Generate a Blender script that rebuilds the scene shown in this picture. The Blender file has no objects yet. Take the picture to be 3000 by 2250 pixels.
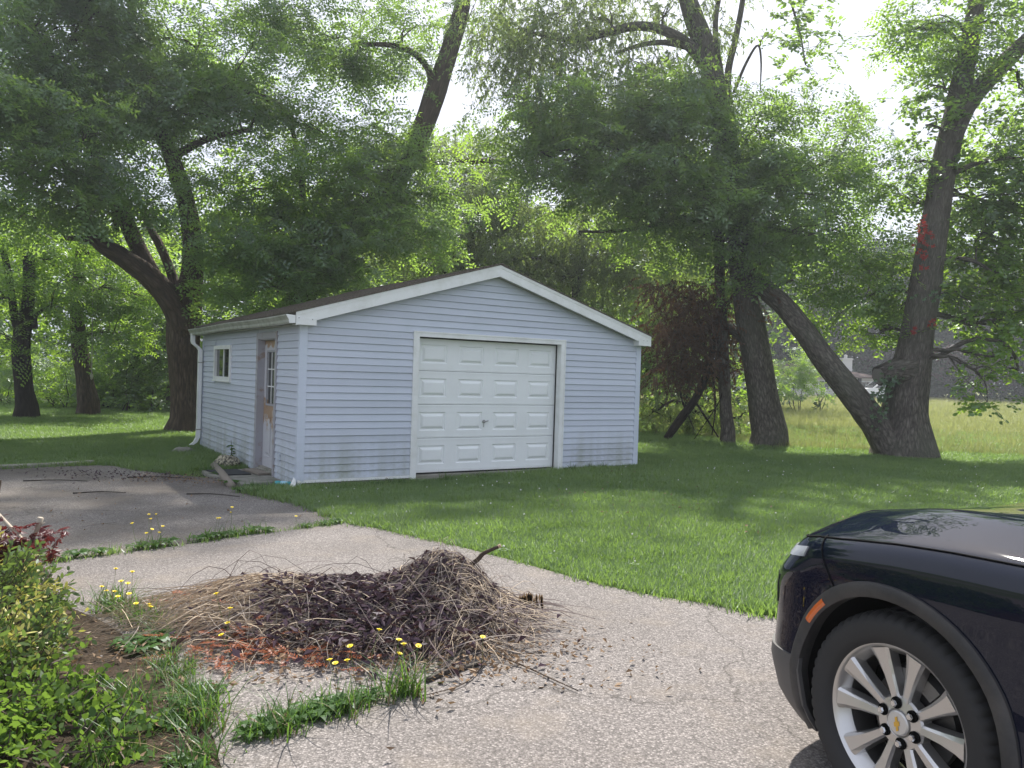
import bpy, bmesh, math, random
import numpy as np
from mathutils import Vector, Matrix, noise as mnoise

R = math.radians
sc = bpy.context.scene
col = sc.collection
rng = np.random.default_rng(11)
random.seed(11)

# ------------------------------------------------------------------ camera
EYE = 1.58
FPX, PW, PH = 2322.0, 3000.0, 2250.0          # focal length and size of the photograph in pixels
PITCH, ROLL = -0.0119, 0.0317
_fwd = np.array([0, math.cos(PITCH), math.sin(PITCH)])
_up0 = np.array([0, -math.sin(PITCH), math.cos(PITCH)])
_rt0 = np.array([1.0, 0, 0])
RT = math.cos(ROLL) * _rt0 + math.sin(ROLL) * _up0
UP = -math.sin(ROLL) * _rt0 + math.cos(ROLL) * _up0
CAMO = np.array([0, 0, EYE])
cam_data = bpy.data.cameras.new('camera')
cam_data.sensor_width = 36.0
cam_data.lens = 36.0 * FPX / PW
cam_data.clip_end = 2000
cam = bpy.data.objects.new('camera', cam_data)
col.objects.link(cam)
cam.matrix_world = Matrix(((RT[0], UP[0], -_fwd[0], 0), (RT[1], UP[1], -_fwd[1], 0), (RT[2], UP[2], -_fwd[2], EYE), (0, 0, 0, 1)))
sc.camera = cam

# ------------------------------------------------------------------ light
SUN_EL, SUN_AZ = 50.0, 6.0                     # azimuth: degrees clockwise from +Y
world = bpy.data.worlds.new('World')
sc.world = world
world.use_nodes = True
wn = world.node_tree
wn.nodes.clear()
sky = wn.nodes.new('ShaderNodeTexSky')
sky.sky_type = 'NISHITA'
sky.sun_disc = False
sky.sun_elevation = R(SUN_EL)
sky.sun_rotation = R(SUN_AZ)
sky.air_density = 1.0
sky.dust_density = 5.0
sky.ozone_density = 1.5
hz = wn.nodes.new('ShaderNodeMixRGB')          # thin high overcast: the blue washed out by cloud
hz.inputs['Fac'].default_value = 0.92
hz.inputs['Color2'].default_value = (2.5, 2.7, 3.2, 1)
bg = wn.nodes.new('ShaderNodeBackground')
bg.inputs['Strength'].default_value = 0.12
wo = wn.nodes.new('ShaderNodeOutputWorld')
wn.links.new(sky.outputs['Color'], hz.inputs['Color1'])
wn.links.new(hz.outputs['Color'], bg.inputs['Color'])
wn.links.new(bg.outputs['Background'], wo.inputs['Surface'])
sd = bpy.data.lights.new('sun', 'SUN')
sd.energy = 3.3
sd.angle = R(1.2)
sd.color = (1.0, 0.95, 0.86)
sun = bpy.data.objects.new('sun', sd)
col.objects.link(sun)
_s = Vector((math.sin(R(SUN_AZ)) * math.cos(R(SUN_EL)), math.cos(R(SUN_AZ)) * math.cos(R(SUN_EL)), math.sin(R(SUN_EL))))
sun.rotation_euler = _s.to_track_quat('Z', 'Y').to_euler()
sun.location = (0, 60, 60)
sc.view_settings.view_transform = 'Standard'
sc.view_settings.look = 'None'
sc.view_settings.exposure = 1.5
sc.view_settings.gamma = 1.0
sc.view_settings.use_curve_mapping = False
sc.cycles.max_bounces = 8
sc.cycles.diffuse_bounces = 4
sc.cycles.glossy_bounces = 3
sc.cycles.transmission_bounces = 4
sc.cycles.transparent_max_bounces = 6
sc.cycles.caustics_reflective = False
sc.cycles.caustics_refractive = False


# ------------------------------------------------------------------ terrain and pixel helpers
def sm(t):
    t = min(1.0, max(0.0, t))
    return t * t * (3 - 2 * t)


def gz(x, y):
    """height of the ground: falls about 9 cm towards the shed's side door, level on the other side"""
    z = -0.09 * sm((y - 3.5) / 7.5) * (1 - 0.78 * sm((x + 3.2) / 5.0))
    z += 0.22 * sm((x - 7) / 14) * sm((y - 26) / 40)
    return z


def ray(u, v, s=PW / 2212.0):
    return _fwd + RT * (u * s - PW / 2) / FPX - UP * (v * s - PH / 2) / FPX


def PX(u, v, Y):
    """world point seen at (u, v) of the 2212 px wide view at distance Y"""
    d = ray(u, v)
    p = CAMO + d * (Y / d[1])
    return Vector(p)


def GX(u, v, dz=0.0):
    """ground point seen at (u, v)"""
    d = ray(u, v)
    z = 0.0
    for _ in range(12):
        p = CAMO + d * ((z - EYE) / d[2])
        z = gz(p[0], p[1]) + dz
    return Vector((p[0], p[1], z))


VP = PW / 2212.0 / FPX                         # metres per view pixel at 1 m


# ------------------------------------------------------------------ object helpers
def tag(o, label=None, cat=None, group=None, kind=None):
    if label: o['label'] = label
    if cat: o['category'] = cat
    if group: o['group'] = group
    if kind: o['kind'] = kind
    return o


def empty(name, loc=(0, 0, 0), rz=0.0):
    o = bpy.data.objects.new(name, None)
    o.empty_display_size = 0.2
    col.objects.link(o)
    o.location = loc
    o.rotation_euler = (0, 0, rz)
    return o


def link(name, me, parent=None, loc=None, rot=None):
    o = bpy.data.objects.new(name, me)
    col.objects.link(o)
    if parent is not None: o.parent = parent
    if loc is not None: o.location = loc
    if rot is not None: o.rotation_euler = rot
    return o


def newmesh(name, verts, faces, mats, smooth=False, sharp=None, uv=None, midx=None):
    me = bpy.data.meshes.new(name)
    me.from_pydata([tuple(v) for v in verts], [], faces)
    if not isinstance(mats, (list, tuple)): mats = [mats]
    for m in mats: me.materials.append(m)
    if midx is not None: me.polygons.foreach_set('material_index', np.asarray(midx, dtype=np.int32))
    if uv is not None:
        l = me.uv_layers.new(name='UVMap')
        flat = np.zeros(len(me.loops) * 2, dtype=np.float32)
        vi = np.zeros(len(me.loops), dtype=np.int32)
        me.loops.foreach_get('vertex_index', vi)
        flat[0::2] = np.asarray(uv)[vi, 0]; flat[1::2] = np.asarray(uv)[vi, 1]
        l.data.foreach_set('uv', flat)
    if smooth:
        me.polygons.foreach_set('use_smooth', np.ones(len(me.polygons), dtype=bool))
        if sharp: me.set_sharp_from_angle(angle=R(sharp))
    me.update()
    return me


class MB:
    """collects verts and faces of one mesh"""
    def __init__(self):
        self.v = []; self.f = []; self.m = []; self.uv = []

    def add(self, vs, fs, mi=0, uv=None):
        b = len(self.v)
        self.v += [tuple(p) for p in vs]
        self.f += [tuple(i + b for i in f) for f in fs]
        self.m += [mi] * len(fs)
        self.uv += uv if uv is not None else [(0, 0)] * len(vs)
        return self

    def box(self, x0, x1, y0, y1, z0, z1, mi=0):
        v = [(x0, y0, z0), (x1, y0, z0), (x1, y1, z0), (x0, y1, z0), (x0, y0, z1), (x1, y0, z1), (x1, y1, z1), (x0, y1, z1)]
        return self.add(v, [(0, 3, 2, 1), (4, 5, 6, 7), (0, 1, 5, 4), (1, 2, 6, 5), (2, 3, 7, 6), (3, 0, 4, 7)], mi)

    def hexa(self, b, t, mi=0):
        """prism between two quads given anticlockwise seen from above"""
        return self.add(list(b) + list(t), [(3, 2, 1, 0), (4, 5, 6, 7), (0, 1, 5, 4), (1, 2, 6, 5), (2, 3, 7, 6), (3, 0, 4, 7)], mi)

    def prism(self, pts, off, mi=0):
        """polygon pts extruded by vector off"""
        n = len(pts)
        a = [Vector(p) for p in pts]; b = [p + Vector(off) for p in a]
        fs = [tuple(range(n - 1, -1, -1)), tuple(range(n, 2 * n))]
        fs += [(i, (i + 1) % n, n + (i + 1) % n, n + i) for i in range(n)]
        return self.add(a + b, fs, mi)

    def tube(self, pts, rad, n=8, mi=0, cap=True, rough=0.0, seed=0.0, ridges=0):
        pts = [Vector(p) for p in pts]
        k = len(pts)
        if not hasattr(rad, '__len__'): rad = [rad] * k
        t0 = (pts[1] - pts[0]).normalized()
        ref = Vector((0, 0, 1)) if abs(t0.z) < 0.9 else Vector((1, 0, 0))
        a = (ref - t0 * ref.dot(t0)).normalized()
        vs, uv, L = [], [], 0.0
        for i in range(k):
            t = (pts[min(i + 1, k - 1)] - pts[max(i - 1, 0)]).normalized()
            a = (a - t * a.dot(t)).normalized()
            b = t.cross(a)
            if i: L += (pts[i] - pts[i - 1]).length
            for j in range(n):
                an = 2 * math.pi * j / n
                r = rad[i]
                if rough:
                    q = Vector((math.cos(an) * 1.3 + seed, math.sin(an) * 1.3, L * 0.9 + seed))
                    r *= 1 + rough * mnoise.noise(q) + rough * 0.6 * mnoise.noise(q * 2.7)
                    if ridges: r *= 1 + 0.035 * math.sin(an * ridges + 1.5 * math.sin(L * 1.7 + seed))
                vs.append(pts[i] + (a * math.cos(an) + b * math.sin(an)) * r)
                uv.append((rad[0] * an, L))
        fs = [(i * n + j, i * n + (j + 1) % n, (i + 1) * n + (j + 1) % n, (i + 1) * n + j) for i in range(k - 1) for j in range(n)]
        if cap: fs += [tuple(range(n - 1, -1, -1)), tuple(range((k - 1) * n, k * n))]
        return self.add(vs, fs, mi, uv)

    def lathe(self, prof, n=32, axis='Z', c=(0, 0, 0), mi=0, close=True):
        """profile [(r, h)] turned round an axis"""
        vs, k = [], len(prof)
        for r, h in prof:
            for j in range(n):
                an = 2 * math.pi * j / n
                p = (r * math.cos(an), r * math.sin(an), h)
                if axis == 'Y': p = (p[0], p[2], p[1])
                vs.append((p[0] + c[0], p[1] + c[1], p[2] + c[2]))
        fs = [(i * n + j, i * n + (j + 1) % n, (i + 1) * n + (j + 1) % n, (i + 1) * n + j) for i in range(k - 1) for j in range(n)]
        if close: fs += [tuple(range(n - 1, -1, -1)), tuple(range((k - 1) * n, k * n))]
        if axis == 'Y': fs = [tuple(reversed(f)) for f in fs]
        return self.add(vs, fs, mi)

    def build(self, name, mats, parent=None, smooth=False, sharp=None, uv=False, loc=None, rot=None):
        me = newmesh(name, self.v, self.f, mats, smooth, sharp, self.uv if uv else None, self.m)
        return link(name, me, parent, loc, rot)


def catmull(pts, n):
    """n points along a Catmull-Rom spline through pts (any dimension)"""
    P = [np.array(p, dtype=float) for p in pts]
    P = [2 * P[0] - P[1]] + P + [2 * P[-1] - P[-2]]
    out, k = [], len(P) - 3
    for i in range(n):
        t = i / (n - 1) * k
        s = min(int(t), k - 1); t -= s
        a, b, c, d = P[s:s + 4]
        out.append(0.5 * (2 * b + (c - a) * t + (2 * a - 5 * b + 4 * c - d) * t * t + (3 * b - a - 3 * c + d) * t ** 3))
    return out


# ------------------------------------------------------------------ materials
def mat(name, base=(0.5, 0.5, 0.5), rough=0.6, metal=0.0, spec=0.5):
    m = bpy.data.materials.new(name)
    m.use_nodes = True
    b = m.node_tree.nodes['Principled BSDF']
    b.inputs['Base Color'].default_value = (*base, 1)
    b.inputs['Roughness'].default_value = rough
    b.inputs['Metallic'].default_value = metal
    b.inputs['Specular IOR Level'].default_value = spec
    return m


class NT:
    """small helper round a material's node tree"""
    def __init__(self, m):
        self.m = m; self.t = m.node_tree; self.b = self.t.nodes.get('Principled BSDF')

    def n(self, typ, **kw):
        o = self.t.nodes.new(typ)
        for k, v in kw.items():
            if k in o.inputs.keys(): o.inputs[k].default_value = v
            else: setattr(o, k, v)
        return o

    def l(self, a, b): self.t.links.new(a, b)

    def coord(self, kind='Object', scale=(1, 1, 1), rot=(0, 0, 0)):
        c = self.n('ShaderNodeTexCoord'); mp = self.n('ShaderNodeMapping')
        mp.inputs['Scale'].default_value = scale; mp.inputs['Rotation'].default_value = rot
        self.l(c.outputs[kind], mp.inputs['Vector'])
        return mp.outputs['Vector']

    def noise(self, vec, scale=5.0, detail=4.0, rough=0.55, dist=0.0):
        o = self.n('ShaderNodeTexNoise', Scale=scale, Detail=detail, Roughness=rough, Distortion=dist)
        self.l(vec, o.inputs['Vector'])
        return o.outputs['Fac']

    def ramp(self, fac, stops):
        o = self.n('ShaderNodeValToRGB')
        e = o.color_ramp.elements
        while len(e) < len(stops): e.new(0.5)
        for i, (p, c) in enumerate(stops):
            e[i].position = p
            e[i].color = (*c, 1) if hasattr(c, '__len__') else (c, c, c, 1)
        self.l(fac, o.inputs['Fac'])
        return o.outputs['Color']

    def mix(self, fac, a, b, typ='MIX'):
        o = self.n('ShaderNodeMixRGB', blend_type=typ)
        for s, v in (('Fac', fac), ('Color1', a), ('Color2', b)):
            if hasattr(v, 'links') or hasattr(v, 'is_output'): self.l(v, o.inputs[s])
            elif hasattr(v, '__len__'): o.inputs[s].default_value = (*v, 1)
            else: o.inputs[s].default_value = v
        return o.outputs['Color']

    def math(self, op, a, b=0.0):
        o = self.n('ShaderNodeMath', operation=op)
        for i, v in enumerate((a, b)):
            if hasattr(v, 'is_output'): self.l(v, o.inputs[i])
            else: o.inputs[i].default_value = v
        return o.outputs['Value']

    def bump(self, h, strength=0.3, dist=0.01):
        o = self.n('ShaderNodeBump', Strength=strength, Distance=dist)
        self.l(h, o.inputs['Height'])
        self.l(o.outputs['Normal'], self.b.inputs['Normal'])

    def base(self, c): self.l(c, self.b.inputs['Base Color'])


M = {}


def leaf_mat(name, dark, light, trans, fac=0.5, gloss=0.06, attr=True):
    m = bpy.data.materials.new(name); m.use_nodes = True
    t = NT(m); t.t.nodes.clear()
    out = t.n('ShaderNodeOutputMaterial')
    at = t.n('ShaderNodeAttribute', attribute_type='INSTANCER' if attr else 'GEOMETRY', attribute_name='tint')
    c = t.mix(at.outputs['Fac'], dark, light)
    tr = t.mix(at.outputs['Fac'], tuple(x * 0.75 for x in trans), trans)
    d = t.n('ShaderNodeBsdfDiffuse'); t.l(c, d.inputs['Color'])
    s = t.n('ShaderNodeBsdfTranslucent'); t.l(tr, s.inputs['Color'])
    g = t.n('ShaderNodeBsdfGlossy', Roughness=0.42); g.inputs['Color'].default_value = (0.9, 0.95, 1, 1)
    m1 = t.n('ShaderNodeMixShader', Fac=fac); t.l(d.outputs[0], m1.inputs[1]); t.l(s.outputs[0], m1.inputs[2])
    m2 = t.n('ShaderNodeMixShader', Fac=gloss); t.l(m1.outputs[0], m2.inputs[1]); t.l(g.outputs[0], m2.inputs[2])
    t.l(m2.outputs[0], out.inputs['Surface'])
    M[name] = m
    return m


leaf_mat('locust_leaf', (0.04, 0.085, 0.042), (0.10, 0.165, 0.055), (0.40, 0.62, 0.09), 0.55)
leaf_mat('bright_leaf', (0.06, 0.13, 0.026), (0.10, 0.18, 0.03), (0.40, 0.62, 0.06), 0.6)
leaf_mat('olive_leaf', (0.065, 0.11, 0.04), (0.11, 0.155, 0.05), (0.40, 0.54, 0.10), 0.55)
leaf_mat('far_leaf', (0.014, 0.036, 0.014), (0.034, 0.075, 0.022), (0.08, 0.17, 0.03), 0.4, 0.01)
leaf_mat('copper_leaf', (0.03, 0.016, 0.012), (0.06, 0.032, 0.02), (0.10, 0.035, 0.02), 0.4, 0.04)
leaf_mat('dead_leaf', (0.05, 0.026, 0.018), (0.11, 0.06, 0.035), (0.16, 0.08, 0.03), 0.35, 0.02)
leaf_mat('creeper_red', (0.30, 0.015, 0.01), (0.45, 0.04, 0.015), (0.7, 0.06, 0.02), 0.5, 0.04)
leaf_mat('grass_blade', (0.08, 0.145, 0.05), (0.18, 0.235, 0.09), (0.34, 0.54, 0.09), 0.45, 0.05)
leaf_mat('meadow_blade', (0.13, 0.19, 0.05), (0.27, 0.24, 0.11), (0.38, 0.42, 0.12), 0.45, 0.03)
leaf_mat('weed_leaf', (0.045, 0.10, 0.02), (0.09, 0.15, 0.03), (0.22, 0.36, 0.05), 0.45, 0.015)
leaf_mat('euonymus_leaf', (0.05, 0.10, 0.03), (0.11, 0.16, 0.05), (0.20, 0.30, 0.06), 0.4, 0.02)
leaf_mat('euonymus_yellow', (0.40, 0.37, 0.08), (0.55, 0.52, 0.22), (0.5, 0.5, 0.10), 0.35, 0.03)
leaf_mat('maple_red', (0.07, 0.012, 0.014), (0.13, 0.022, 0.022), (0.2, 0.03, 0.025), 0.4, 0.03)


def bark(name, c0, c1, su=4.6, sv=1.1, moss=None):
    m = mat(name, c0, 0.9, spec=0.2); t = NT(m)
    v = t.coord('UV', (su, sv, 1))
    h = t.noise(v, 3.2, 6, 0.65, 0.8)
    w = t.n('ShaderNodeTexVoronoi', feature='DISTANCE_TO_EDGE', Scale=2.4); t.l(v, w.inputs['Vector'])
    hh = t.mix(0.5, h, w.outputs['Distance'])
    c = t.ramp(hh, [(0.18, tuple(x * 0.3 for x in c0)), (0.36, c0), (0.66, c1)])
    big = t.noise(t.coord('Object'), 0.7, 3)
    mid = t.noise(t.coord('UV', (su * .35, sv * .5, 1)), 2.0, 5, 0.65, 1.2)
    c = t.mix(t.ramp(mid, [(0.38, 0.65), (0.55, 0.0)]), c, tuple(x * 0.4 for x in c0))
    c = t.mix(t.ramp(big, [(0.45, 0.0), (0.7, 0.55)]), c, moss or tuple(x * 0.7 for x in c0))
    t.base(c); t.bump(t.mix(0.5, hh, mid), 1.0, 0.12)
    M[name] = m
    return m


bark('bark_brown', (0.12, 0.088, 0.066), (0.22, 0.165, 0.13))
bark('bark_grey', (0.15, 0.13, 0.112), (0.32, 0.285, 0.25), 5.2, 2.0, (0.10, 0.11, 0.075))
bark('bark_dark', (0.04, 0.032, 0.027), (0.09, 0.075, 0.06))
M['twig'] = mat('twig', (0.09, 0.07, 0.055), 0.9)
M['cut_wood'] = mat('cut_wood', (0.42, 0.30, 0.20), 0.8)
M['old_wood'] = mat('old_wood', (0.22, 0.20, 0.18), 0.9)
# ------------------------------------------------------------------ ground
def ground_mat():
    m = mat('lawn_soil', (0.06, 0.09, 0.03), 0.95, spec=0.1); t = NT(m)
    v = t.coord('Object')
    n1 = t.noise(v, 0.35, 4); n2 = t.noise(v, 2.5, 5); n3 = t.noise(v, 40, 3)
    lawn = t.mix(t.ramp(n2, [(0.35, 0.0), (0.65, 1.0)]), (0.085, 0.135, 0.045), (0.125, 0.155, 0.06))
    lawn = t.mix(t.ramp(n3, [(0.4, 0.0), (0.7, 0.5)]), lawn, (0.055, 0.075, 0.026))
    mead = t.mix(n2, (0.18, 0.22, 0.07), (0.28, 0.25, 0.11))
    mead = t.mix(t.ramp(n1, [(0.4, 0.0), (0.65, 0.7)]), mead, (0.15, 0.22, 0.05))
    g = t.n('ShaderNodeNewGeometry'); s = t.n('ShaderNodeSeparateXYZ'); t.l(g.outputs['Position'], s.inputs[0])
    # the unmown field: beyond about 23 m on the open side
    ed = t.math('ADD', s.outputs['Y'], t.math('MULTIPLY', n1, 4.0))
    f1 = t.n('ShaderNodeMapRange'); t.l(ed, f1.inputs['Value'])
    f1.inputs['From Min'].default_value = 23.5; f1.inputs['From Max'].default_value = 26.5
    f2 = t.n('ShaderNodeMapRange'); t.l(s.outputs['X'], f2.inputs['Value'])
    f2.inputs['From Min'].default_value = 4.0; f2.inputs['From Max'].default_value = 7.0
    t.base(t.mix(t.math('MULTIPLY', f1.outputs[0], f2.outputs[0]), lawn, mead))
    t.bump(n3, 0.5, 0.03)
    return m


M['lawn'] = ground_mat()
xs = np.concatenate([np.linspace(-900, -40, 10)[:-1], np.linspace(-40, 40, 81), np.linspace(40, 900, 10)[1:]])
ys = np.concatenate([np.linspace(-60, -8, 8)[:-1], np.linspace(-8, 60, 86), np.linspace(60, 1500, 16)[1:]])
vs = [(x, y, gz(x, y)) for y in ys for x in xs]
nx = len(xs)
fs = [(j * nx + i, j * nx + i + 1, (j + 1) * nx + i + 1, (j + 1) * nx + i) for j in range(len(ys) - 1) for i in range(nx - 1)]
tag(link('ground', newmesh('ground', vs, fs, M['lawn'], True)), 'mown green lawn running out to a rough field', None, None, 'structure')


def agg_mat(name, tint, dark):
    """worn asphalt with pale stone chips showing"""
    m = mat(name, (0.25, 0.23, 0.22), 0.9, spec=0.25); t = NT(m)
    v = t.coord('Object')
    vo = t.n('ShaderNodeTexVoronoi', Scale=100.0); t.l(v, vo.inputs['Vector'])
    sep = t.n('ShaderNodeSeparateColor'); t.l(vo.outputs['Color'], sep.inputs[0])
    vo2 = t.n('ShaderNodeTexVoronoi', Scale=190.0); t.l(v, vo2.inputs['Vector'])
    sep2 = t.n('ShaderNodeSeparateColor'); t.l(vo2.outputs['Color'], sep2.inputs[0])
    stone = t.ramp(sep.outputs[0], [(0.0, tuple(x * 0.25 for x in tint)), (0.4, tuple(x * 0.7 for x in tint)), (0.75, tuple(x * 1.1 for x in tint)), (1.0, tuple(min(0.8, x * 1.8) for x in tint))])
    stone2 = t.ramp(sep2.outputs[0], [(0.0, tuple(x * 0.4 for x in tint)), (1.0, tuple(x * 1.3 for x in tint))])
    c = t.mix(0.42, stone, stone2)
    gap = t.ramp(vo.outputs['Distance'], [(0.35, 0.0), (0.75, 0.6)])
    c = t.mix(gap, c, tuple(x * 0.3 for x in tint))
    big = t.noise(v, 0.55, 5, 0.6); mid = t.noise(v, 2.2, 5, 0.6)
    c = t.mix(t.ramp(big, [(0.42, 0.0), (0.66, dark)]), c, (0.075, 0.062, 0.05))
    c = t.mix(t.ramp(mid, [(0.52, 0.0), (0.72, 0.35)]), c, (0.30, 0.255, 0.21))
    ck = t.n('ShaderNodeTexVoronoi', feature='DISTANCE_TO_EDGE', Scale=0.42)
    vd = t.n('ShaderNodeVectorMath', operation='ADD'); nz = t.n('ShaderNodeTexNoise', Scale=1.6, Detail=4.0)
    t.l(v, nz.inputs['Vector']); t.l(v, vd.inputs[0]); t.l(nz.outputs['Color'], vd.inputs[1]); t.l(vd.outputs[0], ck.inputs['Vector'])
    c = t.mix(t.ramp(ck.outputs['Distance'], [(0.0, 0.55), (0.006, 0.0)]), c, (0.04, 0.035, 0.03))
    t.base(c)
    t.bump(t.mix(0.5, vo.outputs['Distance'], sep2.outputs[0]), 0.75, 0.008)
    M[name] = m
    return m


agg_mat('asphalt_front', (0.27, 0.245, 0.235), 0.25)
agg_mat('asphalt_rear', (0.29, 0.262, 0.24), 0.75)
M['concrete'] = mat('concrete', (0.33, 0.31, 0.27), 0.9)
_t = NT(M['concrete']); _v = _t.coord('Object')
_t.base(_t.mix(_t.ramp(_t.noise(_v, 3, 6), [(0.35, 0.0), (0.7, 0.8)]), (0.30, 0.285, 0.245), (0.12, 0.125, 0.085))); _t.bump(_t.noise(_v, 60, 4), 0.4, 0.006)

# edge of the paving against the lawn, near to far, and the joint between the two slabs
EDGE = [(14, -1.0), (9.0, 2.2), (5.2, 4.1), (3.3, 4.95)] + [tuple(GX(u, v)[:2]) for u, v in
        ((1680, 1338), (1540, 1310), (1420, 1293), (1280, 1263), (1100, 1213), (985, 1183), (900, 1163), (745, 1131), (700, 1112), (640, 1090), (560, 1073), (500, 1056))]
JOINT = [tuple(GX(u, v)[:2]) for u, v in ((20, 1236), (70, 1226), (240, 1201), (400, 1181), (520, 1161), (640, 1147), (745, 1131))]
FAR = [tuple(GX(u, v)[:2]) for u, v in ((500, 1056), (465, 1037), (380, 1026), (300, 1017), (215, 1006), (0, 1015))]


def smooth_poly(pts, n): return [tuple(p) for p in catmull(pts, n)]


def strip(name, left, right, material, top, thick=0.05, cols=24, kind='structure', label=None):
    """paving sheet between two polylines of equal length, with a small edge drop"""
    n = len(left); vs = []
    for i in range(n):
        for j in range(cols + 1):
            f = j / cols
            x = left[i][0] * (1 - f) + right[i][0] * f; y = left[i][1] * (1 - f) + right[i][1] * f
            vs.append((x, y, gz(x, y) + top))
    w = cols + 1
    fs = [(i * w + j, i * w + j + 1, (i + 1) * w + j + 1, (i + 1) * w + j) for i in range(n - 1) for j in range(cols)]
    ring = [i * w for i in range(n - 1, -1, -1)] + list(range(1, w)) + [i * w + cols for i in range(1, n)] + [(n - 1) * w + j for j in range(cols - 1, 0, -1)]
    b = len(vs)
    for k in ring: vs.append((vs[k][0], vs[k][1], vs[k][2] - thick))
    m = len(ring)
    fs += [(ring[k], b + k, b + (k + 1) % m, ring[(k + 1) % m]) for k in range(m)]
    return tag(link(name, newmesh(name, vs, fs, material)), label, None, None, kind)


# front slab: from behind the camera up to the joint; its far end runs along JOINT
e = smooth_poly(EDGE[:12], 60)
lf = [(-7.0 + 3.1 * sm(i / 59 * 1.2), -2.0 + (JOINT[0][1] + 2.0) * i / 59) for i in range(60)]
lf[-1] = JOINT[0]
fl, fr = [], []
jn = smooth_poly(JOINT, 30)
for i in range(45):
    fl.append((-7 + (JOINT[0][0] + 7) * sm(i / 44), -3.0 + (JOINT[0][1] + 3.0) * i / 44))
ee = smooth_poly(EDGE[:11], 45)
for i in range(45): fr.append(ee[i])
for p, q in zip(jn[1:], smooth_poly(EDGE[10:12], 30)[1:]):
    fl.append(p); fr.append(q)
strip('driveway_front', fl, fr, M['asphalt_front'], 0.018, label='pale worn asphalt driveway in front of the cracked joint')
# rear slab: from the joint to the shed and the kerb
jr = list(reversed(smooth_poly(JOINT, 30)))
rear_l, rear_r = [], []
er = smooth_poly(EDGE[11:], 18)
fa = smooth_poly(FAR, 28)
inner = [(p[0], p[1]) for p in jr]
path_r = er + fa[1:] + [(-11.5, 9.6), (-16, 8.0)]
path_l = smooth_poly(list(reversed(JOINT)) + [(-5.6, 5.2), (-9, 4.0), (-16, 3.2)], len(path_r))
path_l = [(x + 0.0, y + 0.02) for x, y in path_l]
strip('driveway_rear', path_l, path_r, M['asphalt_rear'], 0.007, cols=20, label='darker stained asphalt apron beside the shed')
# kerb at the far edge of the apron
kb = MB()
kp = [GX(u, v) for u, v in ((-120, 1021), (0, 1014), (110, 1009), (205, 1003))]
kp = [Vector(p) for p in catmull([tuple(p) for p in kp], 12)]
kv, kf = [], []
for i, p in enumerate(kp):
    t = (kp[min(i + 1, 11)] - kp[max(i - 1, 0)]).normalized(); nrm = Vector((-t.y, t.x, 0))
    for o, z in ((0, -0.05), (0, 0.05), (0.015, 0.062), (0.11, 0.062), (0.12, -0.05)): kv.append(p + nrm * o + Vector((0, 0, z)))
kf = [(i * 5 + j, (i + 1) * 5 + j, (i + 1) * 5 + j + 1, i * 5 + j + 1) for i in range(11) for j in range(4)]
tag(link('kerb', newmesh('kerb', kv, kf, M['concrete'])), 'low concrete kerb between lawn and asphalt apron', None, None, 'structure')

# ------------------------------------------------------------------ scattering: points that carry a rotation, a size and a tint
PROTO = {}


def proto(name, mb, mats):
    me = newmesh(name, mb.v, mb.f, mats, False, None, None, mb.m)
    PROTO[name] = bpy.data.objects.new(name, me)      # lives only inside the node trees below


GN = {}


def scatter_group(names):
    key = '|'.join(names)
    if key in GN: return GN[key]
    g = bpy.data.node_groups.new('scatter', 'GeometryNodeTree')
    g.interface.new_socket('Geometry', in_out='INPUT', socket_type='NodeSocketGeometry')
    g.interface.new_socket('Geometry', in_out='OUTPUT', socket_type='NodeSocketGeometry')
    N, L = g.nodes, g.links
    gi = N.new('NodeGroupInput'); go = N.new('NodeGroupOutput'); jo = N.new('GeometryNodeJoinGeometry')

    def attr(nm, ty):
        a = N.new('GeometryNodeInputNamedAttribute'); a.data_type = ty; a.inputs['Name'].default_value = nm
        return a.outputs['Attribute']
    e2r = N.new('FunctionNodeEulerToRotation'); L.new(attr('rot', 'FLOAT_VECTOR'), e2r.inputs[0])
    s = attr('size', 'FLOAT'); var = attr('variant', 'INT')
    for i, nm in enumerate(names):
        oi = N.new('GeometryNodeObjectInfo'); oi.inputs['Object'].default_value = PROTO[nm]
        ip = N.new('GeometryNodeInstanceOnPoints')
        cm = N.new('FunctionNodeCompare'); cm.data_type = 'INT'; cm.operation = 'EQUAL'
        L.new(var, cm.inputs[2]); cm.inputs[3].default_value = i
        L.new(gi.outputs[0], ip.inputs['Points']); L.new(cm.outputs[0], ip.inputs['Selection'])
        L.new(oi.outputs['Geometry'], ip.inputs['Instance']); L.new(e2r.outputs[0], ip.inputs['Rotation'])
        L.new(s, ip.inputs['Scale']); L.new(ip.outputs[0], jo.inputs[0])
    L.new(jo.outputs[0], go.inputs[0])
    GN[key] = g
    return g


def scatter(name, pts, rot, size, tint, names, variant=None, parent=None, kind='stuff'):
    n = len(pts)
    me = bpy.data.meshes.new(name)
    me.vertices.add(n)
    me.vertices.foreach_set('co', np.asarray(pts, dtype=np.float32).ravel())
    for nm, ty, fld, val in (('rot', 'FLOAT_VECTOR', 'vector', rot), ('size', 'FLOAT', 'value', size), ('tint', 'FLOAT', 'value', tint),
                             ('variant', 'INT', 'value', variant if variant is not None else rng.integers(0, len(names), n))):
        a = me.attributes.new(nm, ty, 'POINT')
        a.data.foreach_set(fld, np.asarray(val, dtype=np.int32 if ty == 'INT' else np.float32).ravel())
    o = link(name, me, parent)
    md = o.modifiers.new('scatter', 'NODES'); md.node_group = scatter_group(names)
    if kind: o['kind'] = kind
    return o


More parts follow.
